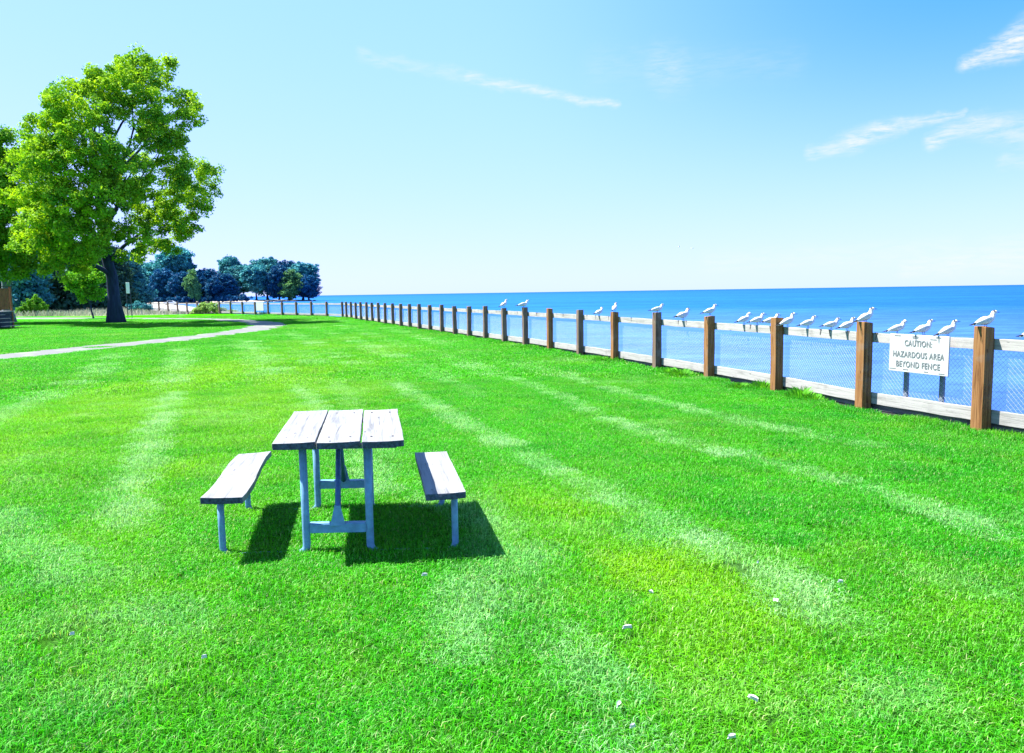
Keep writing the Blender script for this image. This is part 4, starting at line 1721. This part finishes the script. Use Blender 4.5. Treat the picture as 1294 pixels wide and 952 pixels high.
# dune grass (nobody could count it)
r = np.random.default_rng(91)
n = 42000
dxp = r.uniform(-95, -22, n)
dyp = r.uniform(70, 116, n)
D2 = np.c_[dxp, dyp]
ok = (dyp > lawn_ymax(dxp)) & inside(D2, SH) & (seg_dist(D2, SH, True) > 6)
farx = np.interp(dyp, far_pts[:, 1], far_pts[:, 0])
ok &= (dxp < farx - .3)
ok &= vnoise(D2, 3.0, 5) > -.28
D2 = D2[ok]
n = len(D2)
zb_ = ground_z(D2)
a_ = r.uniform(0, 6.28, n)
h = r.uniform(.25, .65, n) * (1 + .4 * vnoise(D2, 4, 8))
le = r.uniform(.1, .6, n)
w_ = r.uniform(.012, .03, n)
V = np.zeros((n, 4, 3))
sx2, sy2 = -np.sin(a_), np.cos(a_)
B_ = np.c_[D2, zb_ - .02]
V[:, 0] = B_ - np.c_[sx2 * w_, sy2 * w_, 0 * h]
V[:, 1] = B_ + np.c_[sx2 * w_, sy2 * w_, 0 * h]
V[:, 2] = B_ + np.c_[np.cos(a_) * le * h * .6 + sx2 * w_, np.sin(a_) * le * h * .6 + sy2 * w_, h * .75]
V[:, 3] = B_ + np.c_[np.cos(a_) * le * h, np.sin(a_) * le * h, h]
tn = np.clip(.55 + vnoise(D2, 5, 9) * .7 + (D2[:, 1] - 90) * .004 + r.uniform(-.3, .3, n), 0, 1)
at_ = np.c_[np.repeat(tn, 4), np.repeat(r.uniform(0, 1, n), 4), np.zeros(n * 4), np.ones(n * 4)]
tag(link('dune_grass', npmesh('dune_grass', V.reshape(-1, 3), np.arange(n * 4).reshape(n, 4), 4, attr=at_), M['dune']), kind='stuff')

# ------------------------------------------------------------------ trees on the far spit: four crowns built once, then copied
def spit_proto(seed, H_, R_, mk, nl=11):
    r = random.Random(seed)
    lb = []
    for q in range(nl):
        a_ = r.uniform(0, 6.28)
        hh = r.uniform(.22, .82)
        ro = R_ * .68 * r.uniform(.3, 1) * (1 - abs(hh - .5) * .8)
        lb.append(((math.cos(a_) * ro, math.sin(a_) * ro, H_ * hh), R_ * r.uniform(.28, .48)))
    lb.append(((0, 0, H_ * .84), R_ * .38))
    lb.append(((0, 0, H_ * .55), R_ * .62))
    return build_tree('shore_tree', Vector((0, 0, 0)), lb, ((0, 0, H_ * .7), .45, .15), (M['bark'], M[mk]), 'x', dens=.42, crad=1.25, per=42, lsize=.42, seed=seed, hollow=.4)


SP = [spit_proto(301, 18, 8, 'leaf_haze_teal'), spit_proto(302, 17, 8, 'leaf_haze_navy'), spit_proto(303, 18, 7, 'leaf_haze_teal'), spit_proto(304, 14, 6, 'leaf_olive')]
spu = [False] * 4
SPIT = [  # px, top py, width px, Y, proto, label
    (168, 338, 40, 400, 2, 'bluish shore tree nearest the signpost on the far point'),
    (188, 333, 40, 430, 0, 'bluish shore tree left of the tallest one on the far point'),
    (222, 314, 44, 400, 0, 'tallest bluish shore tree on the far point'),
    (204, 340, 34, 385, 1, 'dark navy shore tree below the tallest one, on its left'),
    (232, 344, 32, 380, 1, 'dark navy shore tree below the tallest one, on its right'),
    (243, 343, 18, 370, 3, 'small olive green tree standing out between the dark shore trees'),
    (262, 340, 36, 400, 1, 'dark navy shore tree just right of the small olive one'),
    (281, 346, 36, 380, 1, 'round dark navy shore tree in the middle of the far point'),
    (290, 326, 32, 430, 0, 'shore tree with a raised rounded top, middle of the far point'),
    (306, 336, 34, 410, 2, 'shore tree right of the raised rounded one'),
    (322, 336, 34, 400, 0, 'shore tree with a wide gap to its right under the leaves'),
    (336, 327, 38, 425, 2, 'second tallest shore tree, towards the end of the far point'),
    (351, 336, 32, 400, 1, 'dark shore tree left of the teal one near the end of the point'),
    (363, 330, 36, 415, 1, 'dark broad shore tree near the end of the far point'),
    (366, 343, 28, 398, 3, 'lighter green shore tree in front of the dark ones near the tip'),
    (381, 333, 34, 412, 2, 'shore tree second from the tip of the far point'),
    (389, 348, 28, 402, 1, 'low dark shore tree at the very tip of the far point'),
]
PH_ = [18, 17, 18, 14]
PR_ = [8, 8, 7, 6]
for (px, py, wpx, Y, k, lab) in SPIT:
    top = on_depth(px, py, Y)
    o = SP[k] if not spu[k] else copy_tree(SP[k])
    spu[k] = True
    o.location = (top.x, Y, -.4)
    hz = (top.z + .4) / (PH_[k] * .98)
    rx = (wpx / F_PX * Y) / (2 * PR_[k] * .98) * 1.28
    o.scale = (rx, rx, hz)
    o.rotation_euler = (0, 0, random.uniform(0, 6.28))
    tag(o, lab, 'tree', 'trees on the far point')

# undergrowth line on the point, rocks at its edge
ULINE = [(172, 378), (190, 377), (206, 378), (226, 377), (246, 378), (266, 378), (286, 379), (304, 379)]
for k, (px, py) in enumerate(ULINE):
    p = on_depth(px, 380, 372 + 4 * (k % 3))
    shrub('shore_shrub', Vector((p.x, p.y, -.3)), [((0, 0, 1.2), (4.2, 2, 1.5)), ((3, 0, .9), (2.6, 2, 1.1)), ((-3, 0, 1.0), (2.8, 2, 1.2))], 'leaf_haze_navy', 'x', 400 + k, dens=.5, crad=.8, per=30, ls=.35)
shs = [o for o in S.objects if o.name.startswith('shore_shrub')]
wh = ['under the shore tree nearest the signpost', 'left of the navy tree on the far point', 'under the navy tree left of the tallest', 'under the tallest shore tree', 'under the small olive tree',
      'right of the small olive tree', 'under the round navy tree', 'at the right end of the dark undergrowth']
for o, t_ in zip(shs, wh):
    tag(o, 'dark low shrub on the far point ' + t_, 'shrub', 'shrubs on the far point')


def rock_mesh(seed):
    bm = bmesh.new()
    bmesh.ops.create_icosphere(bm, subdivisions=2, radius=1)
    r = random.Random(seed)
    for v in bm.verts:
        v.co *= 1 + .35 * mnoise.noise(v.co * 1.3 + Vector((seed, 0, 0)))
        v.co.z *= .6
    me = bpy.data.meshes.new('rock')
    bm.to_mesh(me)
    bm.free()
    me.materials.append(M['rock'])
    return me


rm = [rock_mesh(k) for k in range(4)]
for k, px in enumerate(range(338, 402, 4)):
    Y = np.interp(px, [338, 360, 400], [385, 391, 401])
    p = on_depth(px + random.uniform(-1.5, 1.5), 381, float(Y))
    o = link('rock', rm[k % 4], None, None, (p.x, p.y - 3, -1.05))
    s_ = random.uniform(.7, 1.3)
    o.scale = (s_ * 1.3, s_, s_)
    o.rotation_euler = (0, 0, random.uniform(0, 6))
    tag(o, 'dark boulder in the line of boulders at the tip of the far point', 'rock', 'boulders at the tip of the far point')

# ------------------------------------------------------------------ raised wooden deck at the left edge
dp = at(19, 414.5)
LD, WD = 5.0, 3.6
DY, DX = dp.y - WD, dp.x
deck = empty('wooden_deck', (DX, DY, 0))
tag(deck, 'raised brown wooden deck with slatted railing and dark base at the left edge', 'deck')
zf = z_at(10, 393, Vector((0, dp.y, 0)))
zr = z_at(10, 363, Vector((0, dp.y, 0)))
MB().box((-LD / 2, WD / 2, zf - .03), (LD, WD, .06)).build('floor', M['rail'], deck, bevel=.006)
b = MB()
for k in range(4):
    b.box((-LD / 2, .06, zf - .14 - k * .22), (LD - .1, .05, .17))
    b.box((-.06, WD / 2, zf - .14 - k * .22), (.05, WD - .24, .17))
b.build('skirt', M['deck_dark'], deck, bevel=.004)
b = MB()
b.box((-LD / 2, WD / 2, (zf - .08) / 2), (LD - .3, WD - .3, zf - .1))
b.build('base', M['deck_dark'], deck)
for (x, y) in ((-.06, .07), (-.06, WD - .07), (-LD / 2, .07), (-LD + .06, .07), (-LD + .06, WD - .07)):
    MB().box((x, y - .012, zr / 2), (.11, .11, zr)).build('corner_post', M['deck_dark'] if x == -.06 and y < 1 else M['deck'], deck, bevel=.006)
b = MB()
x = -.2
while x > -LD + .15:
    b.box((x, .05, (zf + zr) / 2), (.105, .022, zr - zf - .16))
    x -= .125
y = .2
while y < WD - .15:
    b.box((-.05, y, (zf + zr) / 2), (.022, .105, zr - zf - .16))
    b.box((-LD + .05, y, (zf + zr) / 2), (.022, .105, zr - zf - .16))
    y += .125
b.build('slats', M['deck'], deck)
MB().box((-LD / 2, .05, zr + .02), (LD + .1, .15, .04)).box((-.05, WD / 2 + .07, zr + .0215), (.15, WD, .04)).box((-LD + .05, WD / 2 + .07, zr + .0215), (.15, WD, .04)).build('handrail', M['beam'], deck, bevel=.006)
MB().box((-LD / 2, .055, zr - .07), (LD - .2, .03, .09)).build('top_stringer', M['beam'], deck)
for k in range(4):
    MB().box((.14 + .27 * (3 - k), 1.75, .18 + k * .21), (.28, 1.3, .035)).build('step', M['rail'], deck, bevel=.004)

# ------------------------------------------------------------------ sign on two thin posts right of the trunk
Ys = 66.0
pL, pR = on_depth(160.3, 380, Ys), on_depth(165.5, 380, Ys)
pc = (pL + pR) / 2
sp_ = empty('post_sign', (pc.x, Ys, 0))
tag(sp_, 'narrow white sign on two thin posts just right of the thick trunk', 'sign')
z1_, z0_ = z_at(163, 357, Vector((0, Ys, 0))), z_at(163, 371, Vector((0, Ys, 0)))
M['panel'] = plain('white_panel', (.80, .80, .80), .6, .3, 0, .04)
for q in (pL, pR):
    MB().tube([(q.x - pc.x, 0, -.2), (q.x - pc.x, 0, z0_ + .3)], .035, 8).build('post', M['deck_dark'], sp_)
b = MB()
b.box((0, -.05, (z0_ + z1_) / 2), (.30, .03, z1_ - z0_))
b.build('panel', M['panel'], sp_, bevel=.01)
MB().box((0, 0, z0_ + .1), (pR.x - pL.x, .05, .06)).build('crossbar', M['deck_dark'], sp_)


# ------------------------------------------------------------------ cars parked far off under the trees
def car(px, Y, mk, label, rz):
    p = on_depth(px, 380, Y)
    root = empty('parked_car', (p.x, Y, float(ground_z(np.array([[p.x, Y]]))[0])), rz)
    tag(root, label, 'car', 'cars parked under the shore trees')
    prof = [(-2.2, .35), (-2.25, .75), (-2.1, .95), (-1.3, 1.0), (-.9, 1.42), (.5, 1.45), (1.15, 1.0), (2.05, .85), (2.2, .6), (2.15, .35)]
    n_ = len(prof)
    vs = [(x, s * (.86 if z < 1.1 else .70), z) for s in (-1, 1) for (x, z) in prof]
    fs = [tuple(range(n_))[::-1], tuple(range(n_, 2 * n_))] + [(i, (i + 1) % n_, n_ + (i + 1) % n_, n_ + i) for i in range(n_)]
    MB().add(vs, fs).build('body', M[mk], root, bevel=.03)
    for s in (-1, 1):
        MB().add([(-1.15, s * .85, 1.05), (.98, s * .85, 1.05), (.45, s * .74, 1.38), (-.8, s * .74, 1.38)], [(0, 1, 2, 3)]).add([(-1.15, s * .87, 1.05), (.98, s * .87, 1.05), (.45, s * .76, 1.38), (-.8, s * .76, 1.38)], [(0, 1, 2, 3)]).build('window', M['car_glass'], root)
        for x in (-1.35, 1.35):
            MB().tube([(x, s * .66, .32), (x, s * .88, .32)], .32, 16).build('wheel', M['rubber'], root)


car(176, 250, 'car_blue', 'pale blue car parked far off just right of the signpost', .1)
car(216, 262, 'car_white', 'white car parked far off under the tallest shore tree', .25)
car(281, 368, 'car_white', 'white car parked far off under the round navy tree', .1)

# ------------------------------------------------------------------ white feathers dropped on the lawn
def feather(px, py, size, rz, seed, label):
    size *= .42
    p = at(px, py)
    n_ = 9
    vs = []
    r = random.Random(seed)
    for k in range(n_):
        u = k / (n_ - 1)
        size_ = size
        w_ = size * .26 * math.sin(math.pi * min(.98, u * .92 + .06)) ** .7
        zc = size * .07 * math.sin(math.pi * u)
        for v, dz in ((-1, .012), (0, 0), (1, .012), (0, -.004)):
            vs.append(((u - .5) * size, v * w_ + .1 * size * u * u, zc + dz * abs(v) - (0.003 if dz < 0 else 0)))
    fs = [(i * 4 + k, i * 4 + (k + 1) % 4, i * 4 + 4 + (k + 1) % 4, i * 4 + 4 + k) for i in range(n_ - 1) for k in range(4)]
    b = MB().add(vs, fs)
    b.tube([(-size * .62, 0, .0), (-size * .45, 0, .004)], [.0012, .002], 5)
    o = b.build('feather', M['gull_white'], None, loc=(p.x, p.y, .040), rz=rz)
    o.rotation_euler = (random.uniform(-.3, .3), random.uniform(-.3, .3), rz)
    tag(o, label, 'feather', 'white feathers dropped on the lawn')


FE = [(1062, 745, .085, .3, 'white feather on the lush grass at the right, nearest the fence side'), (980, 769, .08, 1.9, 'white feather on the grass in the right half, left of the rightmost one'),
      (793, 804, .10, -.2, 'white feather on the grass in line below the right bench'), (782, 904, .075, 1.0, 'curled white feather near the bottom edge, below the flat one'),
      (951, 896, .09, -.8, 'white feather low on the right, above the bottom edge'), (537, 736, .08, .5, 'white feather just in front of the table shadow'),
      (800, 932, .05, .2, 'tiny white feather at the bottom edge beside the curled one'), (925, 946, .07, .1, 'white feather cut by the bottom edge of the view'),
      (823, 758, .06, 2.2, 'small white feather in the yellowish grass patch'), (958, 720, .05, .7, 'tiny white feather in the faded wheel track'), (259, 842, .05, .4, 'tiny feather in the grass left of the table, near the camera'),
      (92, 812, .045, .2, 'tiny feather at the far left near the camera')]
for k, (px, py, s_, rz, lab) in enumerate(FE):
    feather(px, py, s_, rz, k, lab)
